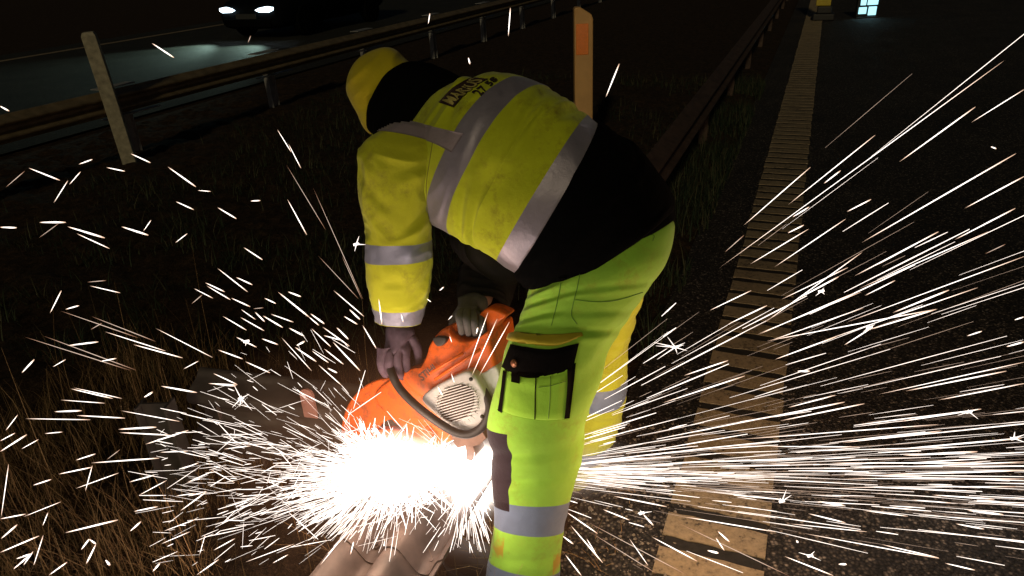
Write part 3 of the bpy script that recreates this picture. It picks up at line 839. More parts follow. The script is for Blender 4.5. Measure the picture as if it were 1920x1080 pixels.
# ---- lettering on the back: a dark panel with pale capitals and a phone number below
def text_patch(txt, quad, tree, mat, parent, name, off, ext=0.0005, stretch=1.0):
    cu = bpy.data.curves.new('t', 'FONT'); cu.body = txt; cu.resolution_u = 3; cu.offset = 0.025
    to = bpy.data.objects.new('t', cu); COL.objects.link(to)
    dg = bpy.context.evaluated_depsgraph_get(); me = bpy.data.meshes.new_from_object(to.evaluated_get(dg))
    bpy.data.objects.remove(to)
    bm = bmesh.new(); bm.from_mesh(me); bmesh.ops.triangulate(bm, faces=bm.faces)
    bmesh.ops.subdivide_edges(bm, edges=[e for e in bm.edges if e.calc_length() > 0.12], cuts=2)
    bmesh.ops.triangulate(bm, faces=bm.faces)
    xs = [v.co.x for v in bm.verts]; ys = [v.co.y for v in bm.verts]
    x0, x1, y0, y1 = min(xs), max(xs), min(ys), max(ys)
    TL, TR, BR_, BL = [np.array(q, float) for q in quad]
    last = None; V = []
    for v in bm.verts:
        s = (v.co.x-x0)/(x1-x0); t = (v.co.y-y0)/(y1-y0)
        q = (BL*(1-s)+BR_*s)*(1-t) + (TL*(1-s)+TR*s)*t
        l, nn = tree(q)
        V.append(l + nn*off)
    F = [tuple(v.index for v in f.verts) for f in bm.faces]; bm.free()
    return mesh_obj(name, V, F, mat, parent, False)
def on_jacket(q):
    l, nn = hit(jt, q[0], q[1])
    return (l, nn) if l is not None else (PY(q[0], q[1], 1.85), Vector((0,-1,0)))
M_ink = simple('dark_print', (0.035,0.015,0.012), 0.7)
M_pale = simple('pale_print', (0.42,0.36,0.10), 0.7)
jt0 = jt
strip('print_panel', jt, [(824,193),(845,170),(868,153),(886,147)], [(852,203),(872,180),(895,161),(916,150)], M_ink, jacket, 0.0035, 30, 8)
text_patch('MARIUS', [(831,190),(884,149.5),(908,154),(850,199)], on_jacket, M_pale, jacket, 'lettering', 0.0055)
text_patch('27 58', [(884,176),(925,146),(934,152),(903,182)], on_jacket, M_ink, jacket, 'phone_number', 0.0045)

# ---- collar and hood
collar = tube_cloth('collar', [(786,126,716,252,1.99,0.7),(800,124,716,258,1.975,0.85),(822,128,722,268,1.95,0.9),(850,140,735,290,1.92,0.85),(890,158,770,320,1.88,0.75)],
    M_black, person, 60, 90, fold=0.006, fu=9, ft=5, seed=3)
def inflate(name, outline, Y, front, back, mat, parent, rings=16, nb=96, pw=2.2, cen=None, lump=0.0, seed=0, tiltv=0.0):
    O = crom(outline, nb, True)
    cx, cy = cen or (O[:,0].mean(), O[:,1].mean())
    V = []; F = []
    vdir = ray(cx, cy).normalized()
    for side, T in ((-1, front), (1, back)):
        b0 = len(V)
        for k in range(rings+1):
            s = math.cos(k/rings*math.pi/2)
            dpt = T*(1 - s**pw)**(1/pw)
            for i in range(nb):
                q = (cx + (O[i,0]-cx)*s, cy + (O[i,1]-cy)*s)
                p = PY(q[0], q[1], Y + tiltv*(q[0]-cx)) + vdir*side*dpt
                if lump and k > 0:
                    fo = 1 - abs(float(vnoise(np.array([(q[0]+q[1])*0.035+seed]), np.array([(q[1]-q[0])*0.012]))[0]))*2
                    p = p + vdir*side*(lump*float(vnoise(np.array([q[0]*0.03+seed]), np.array([q[1]*0.03]))[0]) + 0.006*fo*min(1, k/5))
                V.append(p)
        for k in range(rings):
            for i in range(nb):
                a = b0+k*nb+i; b_ = b0+k*nb+(i+1) % nb
                F.append((a, b_, b_+nb, a+nb) if side < 0 else (a, a+nb, b_+nb, b_))
    o = mesh_obj(name, V, F, mat, parent)
    bm = bmesh.new(); bm.from_mesh(o.data); bmesh.ops.remove_doubles(bm, verts=bm.verts, dist=1e-5); bm.to_mesh(o.data); bm.free()
    return o
Mh = cloth('hood_cloth', (0.56,0.46,0.012), dirt=(0.25,0.14,0.012), dirt_amt=0.4)
hood = inflate('hood', [(778,127),(760,110),(741,93),(718,89),(690,98),(668,114),(653,140),(649,168),(657,190),(669,212),(681,238),(695,251),(712,246),(745,232),(785,205),(800,160)],
    2.02, 0.115, 0.12, Mh, person, 22, 120, 2.1, (728,165), lump=0.010, seed=3)
# face under the hood: brow, nose, mouth, chin and ears on the far lower side
face_c = PY(706, 178, 2.07)
fdir = Vector((-0.62, 0.45, -0.64)).normalized()
def face():
    up = (PY(735,95,2.05) - PY(700,235,2.0)).normalized(); up = Vector((-0.55,0.25,0.55)).normalized()
    up = (up - fdir*up.dot(fdir)).normalized(); rt_ = fdir.cross(up).normalized()
    V = []; F = []; nu, nv = 40, 48
    for i in range(nu+1):
        ph = math.pi*i/nu
        for j in range(nv):
            th_ = 2*math.pi*j/nv
            x = math.sin(ph)*math.sin(th_); y = math.cos(ph); z_ = math.sin(ph)*math.cos(th_)
            r = 1.0; fx, fy, fz = x*0.072, y*0.10, z_*0.085
            if z_ > 0:
                fz += 0.024*math.exp(-(x/0.16)**2 - ((y+0.12)/0.20)**2)            # nose
                fz -= 0.010*(math.exp(-((x-0.36)/0.16)**2 - ((y-0.08)/0.10)**2) + math.exp(-((x+0.36)/0.16)**2 - ((y-0.08)/0.10)**2))
                fz += 0.007*math.exp(-(x/0.5)**2 - ((y-0.24)/0.08)**2)
                fz += 0.006*math.exp(-(x/0.26)**2 - ((y+0.46)/0.05)**2) - 0.004*math.exp(-(x/0.26)**2 - ((y+0.40)/0.025)**2)
                fz += 0.010*math.exp(-(x/0.3)**2 - ((y+0.80)/0.15)**2)
            fx += 0.014*math.copysign(1, x)*math.exp(-((abs(x)-1.0)/0.12)**2 - ((y+0.02)/0.24)**2)
            V.append(face_c - fdir*0.03 + rt_*fx + up*fy + fdir*fz)
    for i in range(nu):
        for j in range(nv): F.append((i*nv+j, i*nv+(j+1) % nv, (i+1)*nv+(j+1) % nv, (i+1)*nv+j))
    return mesh_obj('face', V, F, M_skin, person)
face()
# ---- far arm: dark sleeve reaching to the rear handle
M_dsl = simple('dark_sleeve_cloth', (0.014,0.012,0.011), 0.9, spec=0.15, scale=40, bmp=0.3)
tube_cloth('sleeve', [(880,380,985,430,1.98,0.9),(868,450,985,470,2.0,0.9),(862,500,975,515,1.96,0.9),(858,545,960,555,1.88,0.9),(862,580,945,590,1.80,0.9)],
    M_dsl, person, 90, 80, fold=0.008, fu=9, ft=4, seed=21)['label'] = 'dark sleeve of the far arm'
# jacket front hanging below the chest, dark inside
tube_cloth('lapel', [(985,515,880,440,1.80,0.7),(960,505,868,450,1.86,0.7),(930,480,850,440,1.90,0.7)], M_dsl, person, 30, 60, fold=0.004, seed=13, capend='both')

# ---- pockets and knee panel on the near leg
nt_ = bvh(near)
M_pk = cloth('pocket_cloth', (0.36,0.70,0.05), dirt=(0.24,0.17,0.02), dirt_amt=0.35)
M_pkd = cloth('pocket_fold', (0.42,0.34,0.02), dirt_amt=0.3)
pk = strip('pocket', nt_, [(948,694),(985,700),(1030,700),(1066,690)], [(936,768),(975,781),(1020,787),(1062,784)], M_pk, near, 0.006, 50, 24, puff=0.010)
pt_ = bvh(near, pk)
strip('pocket_binding', pt_, [(945,694),(941,730),(935,770)], [(951,696),(947,732),(942,774)], M_black, pk, 0.003, 30, 4)
strip('pocket_binding', pt_, [(1063,684),(1062,730),(1057,784)], [(1079,680),(1074,726),(1067,783)], M_black, pk, 0.003, 30, 5)
strip('pocket_flap', pt_, [(962,645),(995,650),(1035,652),(1084,641)], [(945,688),(975,706),(1012,708),(1072,690)], M_black, near, 0.007, 50, 14, puff=0.006)
strip('pocket_tab', pt_, [(961,700),(977,703)], [(961,715),(976,718)], M_black, pk, 0.006, 8, 6)
cord('pocket_zip', pt_, [(1006,688),(1004,740),(1003,784)], 0.0016, M_black, pk, 30, 0.003)
cord('stitching', pt_, [(1032,706),(1031,745),(1028,784)], 0.0008, simple('green_thread', (0.10,0.22,0.02)), pk, 30, 0.002)
cord('stitching', pt_, [(1010,726),(1035,722),(1060,714)], 0.0008, simple('green_thread', (0.10,0.22,0.02)), pk, 20, 0.002)
mb = MB(); l, nn = hit(bvh(near), 972, 679); l = l + nn*0.014; mb.tube([l, l + nn*0.004], 0.0095, 16)
mb.build('snap_button', simple('brass', (0.25,0.10,0.05), 0.4, 0.6), near, smooth=True)
M_thr = simple('dark_green_thread', (0.10,0.24,0.02))
cord('stitching', bvh(near), [(1090,500),(1082,540),(1074,572),(1072,592),(1082,608)], 0.0010, M_thr, near, 40, 0.0005)
cord('stitching', bvh(near), [(1078,562),(1120,566),(1160,562),(1205,548)], 0.0010, M_thr, near, 40, 0.0005)
cord('stitching', bvh(near), [(1052,530),(1044,570),(1034,610)], 0.0010, M_thr, near, 30, 0.0005)
cord('stitching', bvh(near), [(1110,455),(1170,446),(1222,440),(1224,452)], 0.0009, M_thr, near, 30, 0.0005)
# bunched hem of the thigh holster above the flap
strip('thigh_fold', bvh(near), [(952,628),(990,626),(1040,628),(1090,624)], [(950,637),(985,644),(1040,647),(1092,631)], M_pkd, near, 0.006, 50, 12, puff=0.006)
# seams of the trouser front, toward the groin
# ---- boots
def boot(heel, toe, side_w):
    d = (toe - heel); d.z = 0; ln = d.length; d.normalize(); s = Vector((-d.y, d.x, 0))
    V = []; F = []; st_ = [(-0.03,0.030,0.06),(0.0,0.040,0.08),(0.06,0.044,0.09),(0.11,0.043,0.085),(0.17,0.049,0.085),(0.23,0.048,0.075),(0.27,0.036,0.06),(0.285,0.018,0.045)]
    for (t, w, h) in st_:
        for k in range(14):
            a = 2*math.pi*k/14; ca, sa = math.cos(a), math.sin(a)
            V.append(Vector((heel.x, heel.y, 0)) + d*t + s*(w*math.copysign(abs(ca)**0.7, ca)) + Vector((0,0,0.022 + h*0.5*(1 + math.copysign(abs(sa)**0.6, sa)))))
    for i in range(len(st_)-1):
        for k in range(14): F.append((i*14+k, i*14+(k+1) % 14, (i+1)*14+(k+1) % 14, (i+1)*14+k))
    F.append(tuple(range(13,-1,-1))); F.append(tuple(range(7*14, 8*14)))
    b_ = mesh_obj('boot', V, F, simple('boot_leather', (0.02,0.014,0.012), 0.6), person)
    b_.modifiers.new('s', 'SUBSURF').render_levels = 1
    mb = MB()
    out = []
    for t, w in ((-0.035,0.030),(-0.01,0.045),(0.08,0.046),(0.18,0.054),(0.25,0.050),(0.29,0.022)): out.append((t, w))
    ring_ = [d*t + s*w for t, w in out] + [d*t - s*w for t, w in out[::-1]]
    k = len(ring_); base = Vector((heel.x, heel.y, 0))
    mb.add([base + q + Vector((0,0,0.002)) for q in ring_] + [base + q + Vector((0,0,0.026)) for q in ring_], [tuple(range(k-1,-1,-1)), tuple(range(k,2*k))] + [(i,(i+1)%k,k+(i+1)%k,k+i) for i in range(k)])
    mb.build('sole', M_rubber, b_)
boot(PZ(998,1118,0.0), PZ(915,1084,0.0), 1)
boot(PY(1070,900,1.92), PY(1000,885,1.99), 1)

# ---- gloves
def skinned(name, chains, mat, parent, sub=2):
    V = []; E = []; Rr = []
    roots = []
    for ch in chains:
        prev = None
        for (p, r) in ch:
            if isinstance(p, int): prev = p; continue
            V.append(tuple(p)); Rr.append(r); i = len(V)-1
            if prev is not None: E.append((prev, i))
            prev = i
    me = bpy.data.meshes.new(name); me.from_pydata(V, E, [])
    bm = bmesh.new(); bm.from_mesh(me); bm.verts.layers.skin.verify(); bm.to_mesh(me); bm.free()
    o = bpy.data.objects.new(name, me); COL.objects.link(o); o.parent = parent; me.materials.append(mat)
    sv = me.skin_vertices[0].data
    for i, r in enumerate(Rr): sv[i].radius = (r, r)
    sv[0].use_root = True
    m = o.modifiers.new('skin', 'SKIN'); m.use_smooth_shade = True
    s = o.modifiers.new('sub', 'SUBSURF'); s.levels = sub; s.render_levels = sub
    return o
M_gl1 = simple('plum_glove', (0.085,0.055,0.085), 0.8, 0, 0.25, 60, 0.4)
M_gl2 = simple('grey_glove', (0.085,0.08,0.082), 0.75, 0, 0.2, 60, 0.4)
# near hand: holds the wrap handle from above; fingers over the front, thumb behind
def hp(x, y, Y): return PY(x, y, Y)
g1 = [[(hp(748,594,1.715), 0.042), (hp(746,618,1.71), 0.040), (hp(744,640,1.70), 0.038), (hp(742,656,1.695), 0.034)]]
fin = [(716,660,1.66), (731,664,1.655), (747,664,1.66), (762,658,1.675)]
for k, (x, y, Yk) in enumerate(fin):
    g1.append([(3, 0), (hp(x,y,Yk), 0.0145), (hp(x-2,y+17,Yk-0.012), 0.0135), (hp(x+1,y+33,Yk+0.002), 0.0125), (hp(x+6,y+42,Yk+0.025), 0.011), (hp(x+9,y+43,Yk+0.05), 0.010)])
g1.append([(1, 0), (hp(770,630,1.70), 0.017), (hp(783,652,1.70), 0.0145), (hp(786,674,1.71), 0.013), (hp(778,690,1.72), 0.0115)])
skinned('glove', g1, M_gl1, person)['label'] = 'dusty plum glove on the wrap handle'
g2 = [[(hp(905,560,1.80), 0.038), (hp(893,572,1.76), 0.038), (hp(882,583,1.73), 0.036), (hp(874,590,1.70), 0.032)]]
for k, (x, y, Yk) in enumerate([(862,592,1.645), (875,594,1.64), (889,598,1.64), (903,603,1.645)]):
    g2.append([(3, 0), (hp(x,y-6,Yk+0.02), 0.0135), (hp(x,y+6,Yk-0.008), 0.0125), (hp(x+3,y+20,Yk-0.006), 0.0118), (hp(x+4,y+30,Yk+0.012), 0.0108), (hp(x+4,y+33,Yk+0.035), 0.010)])
g2.append([(1, 0), (hp(862,585,1.74), 0.016), (hp(850,602,1.73), 0.014), (hp(846,618,1.72), 0.012)])
skinned('glove', g2, M_gl2, person)['label'] = 'grey glove curled round the rear handle'
# ================================================================== DISC CUTTER
SO = PY(860, 745, 1.60)                          # a point on the side of the housing
SN = Vector((-0.36, -0.90, 0.24)).normalized()   # side normal, towards the viewer
def SP(px, py, off=0.0):
    return PPL(px, py, SO + SN*off, SN)
saw = empty('disc_cutter', (SO.x, SO.y, 0)); SB = Vector((SO.x, SO.y, 0))
tag(saw, 'orange and white petrol disc cutter held by the worker, throwing sparks', 'power saw')
def plate(name, outline, f, b, mat, parent, n=80, smooth_out=True, bev=0.006, pillow=0.0):
    """outline in photo pixels laid on the saw's side plane, from offset b (back) to f (front)"""
    O = crom(outline, n, True) if smooth_out else np.array(outline, float)
    n = len(O)
    front = [SP(x, y, f) - SB for x, y in O]
    cen = sum(front, Vector())/n
    V = []; F = []
    prof = [(1.0, 0.0)]
    if pillow:
        prof = [(1.0, -pillow), (0.985, -pillow*0.45), (0.95, -pillow*0.15), (0.88, 0.0), (0.5, pillow*0.12), (0.05, pillow*0.15)]
    V += [v - SN*(f-b) for v in front]
    for s, d in prof: V += [cen + (v-cen)*s + SN*d for v in front]
    R_ = len(prof)+1
    for k in range(R_-1):
        for i in range(n): F.append((k*n+i, k*n+(i+1) % n, (k+1)*n+(i+1) % n, (k+1)*n+i))
    F.append(tuple(range(n-1,-1,-1)))
    F.append(tuple(range((R_-1)*n, R_*n)))
    bm = bmesh.new(); vs = [bm.verts.new(v) for v in V]
    for f_ in F:
        try: bm.faces.new([vs[i] for i in f_])
        except ValueError: pass
    bmesh.ops.recalc_face_normals(bm, faces=bm.faces)
    me = bpy.data.meshes.new(name); bm.to_mesh(me); bm.free()
    me.polygons.foreach_set('use_smooth', [True]*len(me.polygons))
    o = bpy.data.objects.new(name, me); COL.objects.link(o); me.materials.append(mat); o.parent = parent
    if bev:
        m = o.modifiers.new('bevel', 'BEVEL'); m.width = bev; m.segments = 3; m.limit_method = 'ANGLE'; m.angle_limit = RAD(40)
    m = o.modifiers.new('wn', 'WEIGHTED_NORMAL')
    return o
# engine housing
housing = plate('housing', [(788,748),(770,735),(752,712),(753,700),(768,692),(786,688),(797,668),(804,646),(822,622),(838,617),(850,630),(872,640),(898,632),(916,622),(922,650),(930,690),(936,706),(930,735),(905,752),(860,775),(820,765)],
    0.0, -0.17, M_orange, saw, 120, pillow=0.018)
rear = plate('rear_handle', [(848,612),(868,597),(894,592),(915,578),(949,590),(936,604),(924,622),(926,648),(910,655),(903,640),(908,612),(900,602),(872,604),(852,622)], -0.03, -0.09, M_orange, saw, 90, pillow=0.012)
plate('trigger', [(868,632),(884,622),(897,626),(894,640),(880,646)], -0.04, -0.07, M_rubber, saw, 30)
plate('fuel_tank', [(893,704),(910,696),(928,687),(937,705),(932,730),(919,764),(908,790),(893,770),(884,735)], 0.004, -0.15, M_white, saw, 70, pillow=0.012)
plate('decompression_knob', [(811,636),(822,632),(835,634),(836,640),(829,648),(818,649)], 0.018, -0.01, M_rubber, saw, 30, pillow=0.004)
# ribs pressed into the housing
for a_, b_ in (((806,700),(868,662)), ((815,712),(900,655))):
    mb = MB(); mb.tube([SP(*a_, 0.019)-SB, SP(*b_, 0.019)-SB], 0.004, 8); mb.build('rib', M_orange, housing, smooth=True)
# filter cover with louvred grille
cover = plate('filter_cover', [(789,750),(806,731),(838,712),(871,697),(886,701),(897,716),(909,738),(917,766),(912,788),(896,806),(868,811),(845,803),(815,778)], 0.040, 0.0, M_grey, saw, 110, pillow=0.012)
M_slat_dark = simple('grille_dark', (0.035,0.014,0.010), 0.8)  # dark colour imitating shade behind the slats, on a flat disc
gc = (857,756)
ring_px = []
for k in range(40):
    a = 2*math.pi*k/40; ring_px.append((gc[0] + 33*math.cos(a) - 3*math.sin(a), gc[1] + 35*math.sin(a) - 5*math.cos(a)))
mb = MB(); cs = [SP(x, y, 0.0425)-SB for x, y in ring_px]
mb.add(cs + [SP(*gc, 0.0425)-SB], [(i, (i+1) % 40, 40) for i in range(40)]); mb.build('grille_shade', M_slat_dark, cover)
sd = Vector((1, -0.30)); sd.normalize(); sp_ = Vector((0.30, 1)); sp_.normalize()
for k in range(-6, 7):
    off = k*5.1; hl = math.sqrt(max(0, 34**2 - off**2)) + 6
    if k in (-6, 6): hl = 18
    c_ = Vector(gc) + sp_*off
    a_ = SP(*(c_ - sd*hl), 0.046)-SB; b_ = SP(*(c_ + sd*hl), 0.046)-SB
    up_ = (SP(*(c_ + sp_*0.95), 0.046) - SP(*c_, 0.046))
    mb = MB(); V = [a_-up_, b_-up_, b_+up_, a_+up_]
    mb.add([v - SN*0.004 for v in V] + [v + SN*0.001 for v in V], [(0,3,2,1),(4,5,6,7),(0,1,5,4),(1,2,6,5),(2,3,7,6),(3,0,4,7)])
    mb.build('grille_slat', M_grey, cover)
for k in range(26):       # fine ribs on the cover's rim
    a = 2*math.pi*k/26
    p = (gc[0] + 44*math.cos(a), gc[1] + 43*math.sin(a)); q = (gc[0] + 36*math.cos(a), gc[1] + 36*math.sin(a))
    if not (-0.9 < a - 1.2 < 2.3) and not (a < 0.4 or a > 5.6): continue
    mb = MB(); mb.tube([SP(*q, 0.049)-SB, SP(*p, 0.049)-SB], 0.0009, 5); mb.build('rim_rib', M_grey, cover)
for p in ((883,711),(904,781)):
    mb = MB(); mb.tube([SP(*p, 0.045)-SB, SP(*p, 0.056)-SB], 0.0055, 12); mb.build('screw', M_rubber, cover, smooth=True)
# wrap handle
hpts = [(728,652,-0.20),(726,662,-0.10),(729,680,0.02),(735,700,0.05),(745,722,0.055),(764,745,0.06),(792,770,0.065),(826,795,0.065),(855,811,0.06),(880,814,0.055),(901,803,0.05),(915,782,0.045),(917,757,0.035),(905,730,0.02),(893,712,0.0)]
S = crom(hpts, 70); mb = MB()
mb.tube([SP(x, y, o_)-SB for x, y, o_ in S], 0.0115, 14); mb.build('wrap_handle', M_rubber, saw, smooth=True)
# cut-off arm, belt cover and blade guard
plate('arm_cover', [(700,745),(730,712),(755,706),(790,728),(818,760),(842,788),(846,812),(828,830),(802,834),(770,815),(735,790)], -0.035, -0.095, M_orange, saw, 80, pillow=0.010)
BC = (742, 826)
guard_o = []
for k in range(25):
    a = math.pi*(0.02 + 0.98*k/24) ; r = 104
    guard_o.append((BC[0] + r*math.cos(a)*1.0, BC[1] - r*1.12*math.sin(a) + 12*math.cos(a)))
inner = []
for k in range(25):
    a = math.pi*(0.02 + 0.98*(24-k)/24); r = 38
    inner.append((BC[0] + r*math.cos(a), BC[1] - r*math.sin(a) + 6*math.cos(a)))
poly = guard_o + inner
plate('blade_guard', poly, -0.045, -0.10, M_orange, saw, 0, smooth_out=False, bev=0.010)
plate('guard_rim', [(640,812),(660,808),(700,806),(740,806),(776,812),(800,826),(812,846),(790,850),(760,836),(700,830),(650,832)], -0.04, -0.10, M_orange, saw, 60, pillow=0.006)
mb = MB(); mb.tube([SP(806,812,-0.10)-SB, SP(806,812,-0.024)-SB], 0.020, 24); mb.tube([SP(806,812,-0.024)-SB, SP(806,812,-0.018)-SB], 0.010, 6); mb.build('arm_bolt', M_orange, saw, smooth=False, bevel=0.002)
blade_c = SP(*BC, -0.07) - SB
mb = MB(); mb.tube([blade_c - SN*0.0018, blade_c + SN*0.0018], 0.124, 72); bl = mb.build('cutting_disc', simple('abrasive_disc', (0.06,0.05,0.045), 0.7, 0.2, 0.3, 120, 0.3), saw)
mb = MB(); mb.tube([blade_c - SN*0.012, blade_c + SN*0.012], 0.045, 30); mb.build('flange', M_steel, bl, bevel=0.002)
# foot bracket and drain nut under the housing
M_br = simple('brown_metal', (0.20,0.115,0.085), 0.55, 0.3, 0.2, 30)
plate('foot_bracket', [(845,815),(905,810),(912,822),(900,834),(885,838),(872,836),(858,840),(850,830)], -0.01, -0.12, M_br, saw, 0, False, 0.002)
plate('support_foot', [(872,836),(886,834),(893,852),(884,865),(873,862),(874,846)], -0.02, -0.08, M_br, saw, 0, False, 0.002)
# muffler / starter body on the far side, seen when stepping aside
plate('starter_cover', [(800,740),(840,700),(890,690),(915,720),(905,770),(860,795),(815,780)], -0.172, -0.215, M_rubber, saw, 60, pillow=0.01)
# maker's name on the housing
def on_saw(q): return SP(q[0], q[1], 0.0012) - SB, SN
text_patch('STIHL', [(789,699),(820,675),(828,686),(798,711)], on_saw, simple('black_print', (0.02,0.01,0.01), 0.5), housing, 'lettering', 0.019)
# ================================================================== SPARKS
# unit needle along +X, tapered, radius 1
def needle_mesh(name, mat, head=0.8):
    V = [(-0.5,0,0)]; F = []; st_ = [(-0.40,0.55),(0.10,1.0),(0.40,head),(0.485,head*0.6)]
    for x, r in st_:
        for k in range(5): V.append((x, r*math.cos(k*1.2566), r*math.sin(k*1.2566)))
    V.append((0.5,0,0))
    for k in range(5): F.append((0, 1+(k+1) % 5, 1+k))
    for s in range(3):
        for k in range(5): F.append((1+s*5+k, 1+s*5+(k+1) % 5, 6+s*5+(k+1) % 5, 6+s*5+k))
    e0 = 1+3*5
    for k in range(5): F.append((e0+k, e0+(k+1) % 5, len(V)-1))
    me = bpy.data.meshes.new(name); me.from_pydata(V, [], F); me.materials.append(mat); return me
NEED = needle_mesh('spark', M_streak); NEED2 = needle_mesh('spark_thin', M_streak_dim)
def pxm(p):           # metres covered by one photo pixel at p
    v = CAMR.transposed() @ (Vector(p) - CO); return -v.z / FPX
def needle(a, b, wpx):
    d = b - a; ln = d.length; mid = (a+b)/2
    r = 0.5*wpx**0.92*pxm(mid)*0.76
    o = bpy.data.objects.new('spark', NEED if wpx >= 1.9 else NEED2); COL.objects.link(o)
    o.location = mid; o.scale = (ln*1.02, r, r); o.rotation_mode = 'QUATERNION'
    o.rotation_quaternion = d.to_track_quat('X', 'Z')
    return o
SR = random.Random(12)
def ground_Y(px, py):
    r = ray(px, py); return (CAMH - 0.03)/(-r.z)*r.y if r.z < 0 else 50
def depth_for(px, py, right):
    g = ground_Y(px, py)
    if right: y = SR.uniform(1.50, 1.80)
    else: y = SR.uniform(1.25, 1.75) if py > 350 else SR.uniform(1.5, 2.1)
    return min(y, g*0.96)
LEFT = """285,81,326,108,4;0,199,17,208,4;54,315,112,338,3.5;148,308,173,299,3;130,346,151,322,2;101,380,127,339,2;11,351,46,321,1.6;200,314,234,321,3;245,288,282,305,3.2;315,313,367,350,4
371,357,395,359,2;330,378,363,393,3;408,389,443,410,3.5;470,377,488,376,3;520,243,546,285,2;541,270,564,315,2;537,309,610,430,1.3;587,352,680,560,1.3;539,374,575,440,2.6;465,80,470,67,1.6
803,45,806,25,2.4;953,68,957,15,3;1136,182,1161,120,3.4;878,108,881,120,4;0,426,31,427,4.4;74,417,123,417,5;73,446,110,419,1.3;127,425,196,446,5;144,438,205,466,2.6;228,425,278,441,5
269,433,283,413,2;329,455,351,438,2;164,529,199,526,1.8;169,536,225,549,2.2;94,587,115,545,2.6;123,580,148,573,3.4;114,583,258,633,1.8;171,593,291,640,1.8;47,632,243,694,1.8;82,630,255,694,1.8
197,622,310,658,2.2;170,618,191,606,1.8;127,648,184,641,4.2;250,646,342,671,3.2;293,616,398,670,2;187,678,218,672,3.2;41,699,64,674,4;99,688,123,674,2;344,692,372,677,2;359,570,379,553,1.8
364,541,399,559,2;457,464,492,487,3;408,503,464,547,2.6;443,520,473,534,3.4;385,530,421,547,3;388,536,432,562,2.6;434,559,469,575,3.2;496,559,517,569,3.2;522,548,579,594,4.4;540,547,564,556,4.4
475,579,494,577,1.6;452,580,479,599,2;478,585,496,603,3.4;493,592,530,614,3.8;508,589,550,604,2.6;418,593,462,619,2.6;451,595,495,620,2.6;582,588,608,607,4.4;579,594,598,610,3;626,545,682,593,2.6
655,580,675,599,4.4;645,593,670,608,3.8;542,615,570,630,4.4;584,616,620,650,2.6;605,613,655,649,3.2;631,614,653,636,4.4;607,629,640,638,3.2;443,632,481,651,3.2;491,635,521,646,3.8;409,656,455,673,3.2
460,678,506,699,3.2;553,651,593,678,4.2;528,633,584,695,2;585,658,616,680,3.2;608,654,644,683,3.2;624,641,675,695,4.2;597,684,640,722,2.6;614,690,632,699,4.4;680,610,706,654,3.2;597,480,672,560,1.3
641,480,678,560,1.3;400,700,445,721,3;400,720,442,724,3.2;302,724,369,736,4.4;391,719,444,722,3;133,729,211,747,3.2;138,727,228,747,2;114,750,196,756,2;102,772,153,770,4.4;144,779,234,784,3.2
48,785,169,787,2.2;222,805,293,801,5;227,770,336,790,2.2;224,811,320,816,3.2;273,833,353,807,4.2;84,813,117,810,2.2;11,807,33,778,2.2;0,847,50,815,4.4;0,827,28,812,2.6;40,842,72,824,2.2
2,970,16,871,2;62,910,96,899,3.4;110,889,173,876,3.4;142,863,179,851,3.2;171,868,298,859,3.6;160,921,173,873,2.2;142,916,222,887,2.2;44,969,114,941,1.9;0,973,48,964,3.2;2,1010,32,984,4.6
80,986,90,961,2.2;0,1036,73,1005,4;62,1064,81,1004,2.2;122,999,221,975,4.6;91,1079,126,1054,4;152,1031,167,1011,4.6;167,1011,180,1020,4.6;180,1020,162,1057,4.6;244,996,264,978,4.6;260,929,312,901,2.2
242,904,289,891,3.2;200,862,225,843,1.8;251,959,296,950,3.4;338,958,387,922,3.4;307,996,369,973,2.2;302,1020,356,997,2.2;373,1044,385,1002,1.9;400,1032,440,1010,2.6;369,1078,410,1049,3.4;460,1054,551,1020,1.9
511,1056,540,1040,2.6;24,1068,60,1038,4.6;30,1048,60,1038,4.6;44,1060,62,1034,3;198,1050,206,1060,6;286,1072,300,1056,5;395,880,440,905,2.2;340,880,372,868,2.6;420,842,470,836,2.4;350,905,398,884,2.4
300,848,352,846,2.2;330,930,366,925,2.4;270,745,286,735,5;556,648,571,640,5;600,1060,640,1010,2.4;592,1072,632,1022,2;690,990,702,950,3;716,1050,722,1010,3.4;657,1040,664,1012,3.4;632,1070,652,1046,3.4
746,1060,760,1000,2.2;828,1000,838,930,2;836,985,846,925,1.6;790,1078,800,1005,2.4;785,1010,830,1002,1.6;820,1045,832,1012,3;876,695,915,586,2.2;884,706,932,598,2.2;898,705,955,604,2.2;846,700,852,718,2.2
840,600,848,592,2;824,545,832,538,3;800,560,808,566,2;893,626,896,614,4;843,630,847,642,2;710,560,716,608,4;752,588,756,604,2.4;820,724,830,742,3"""
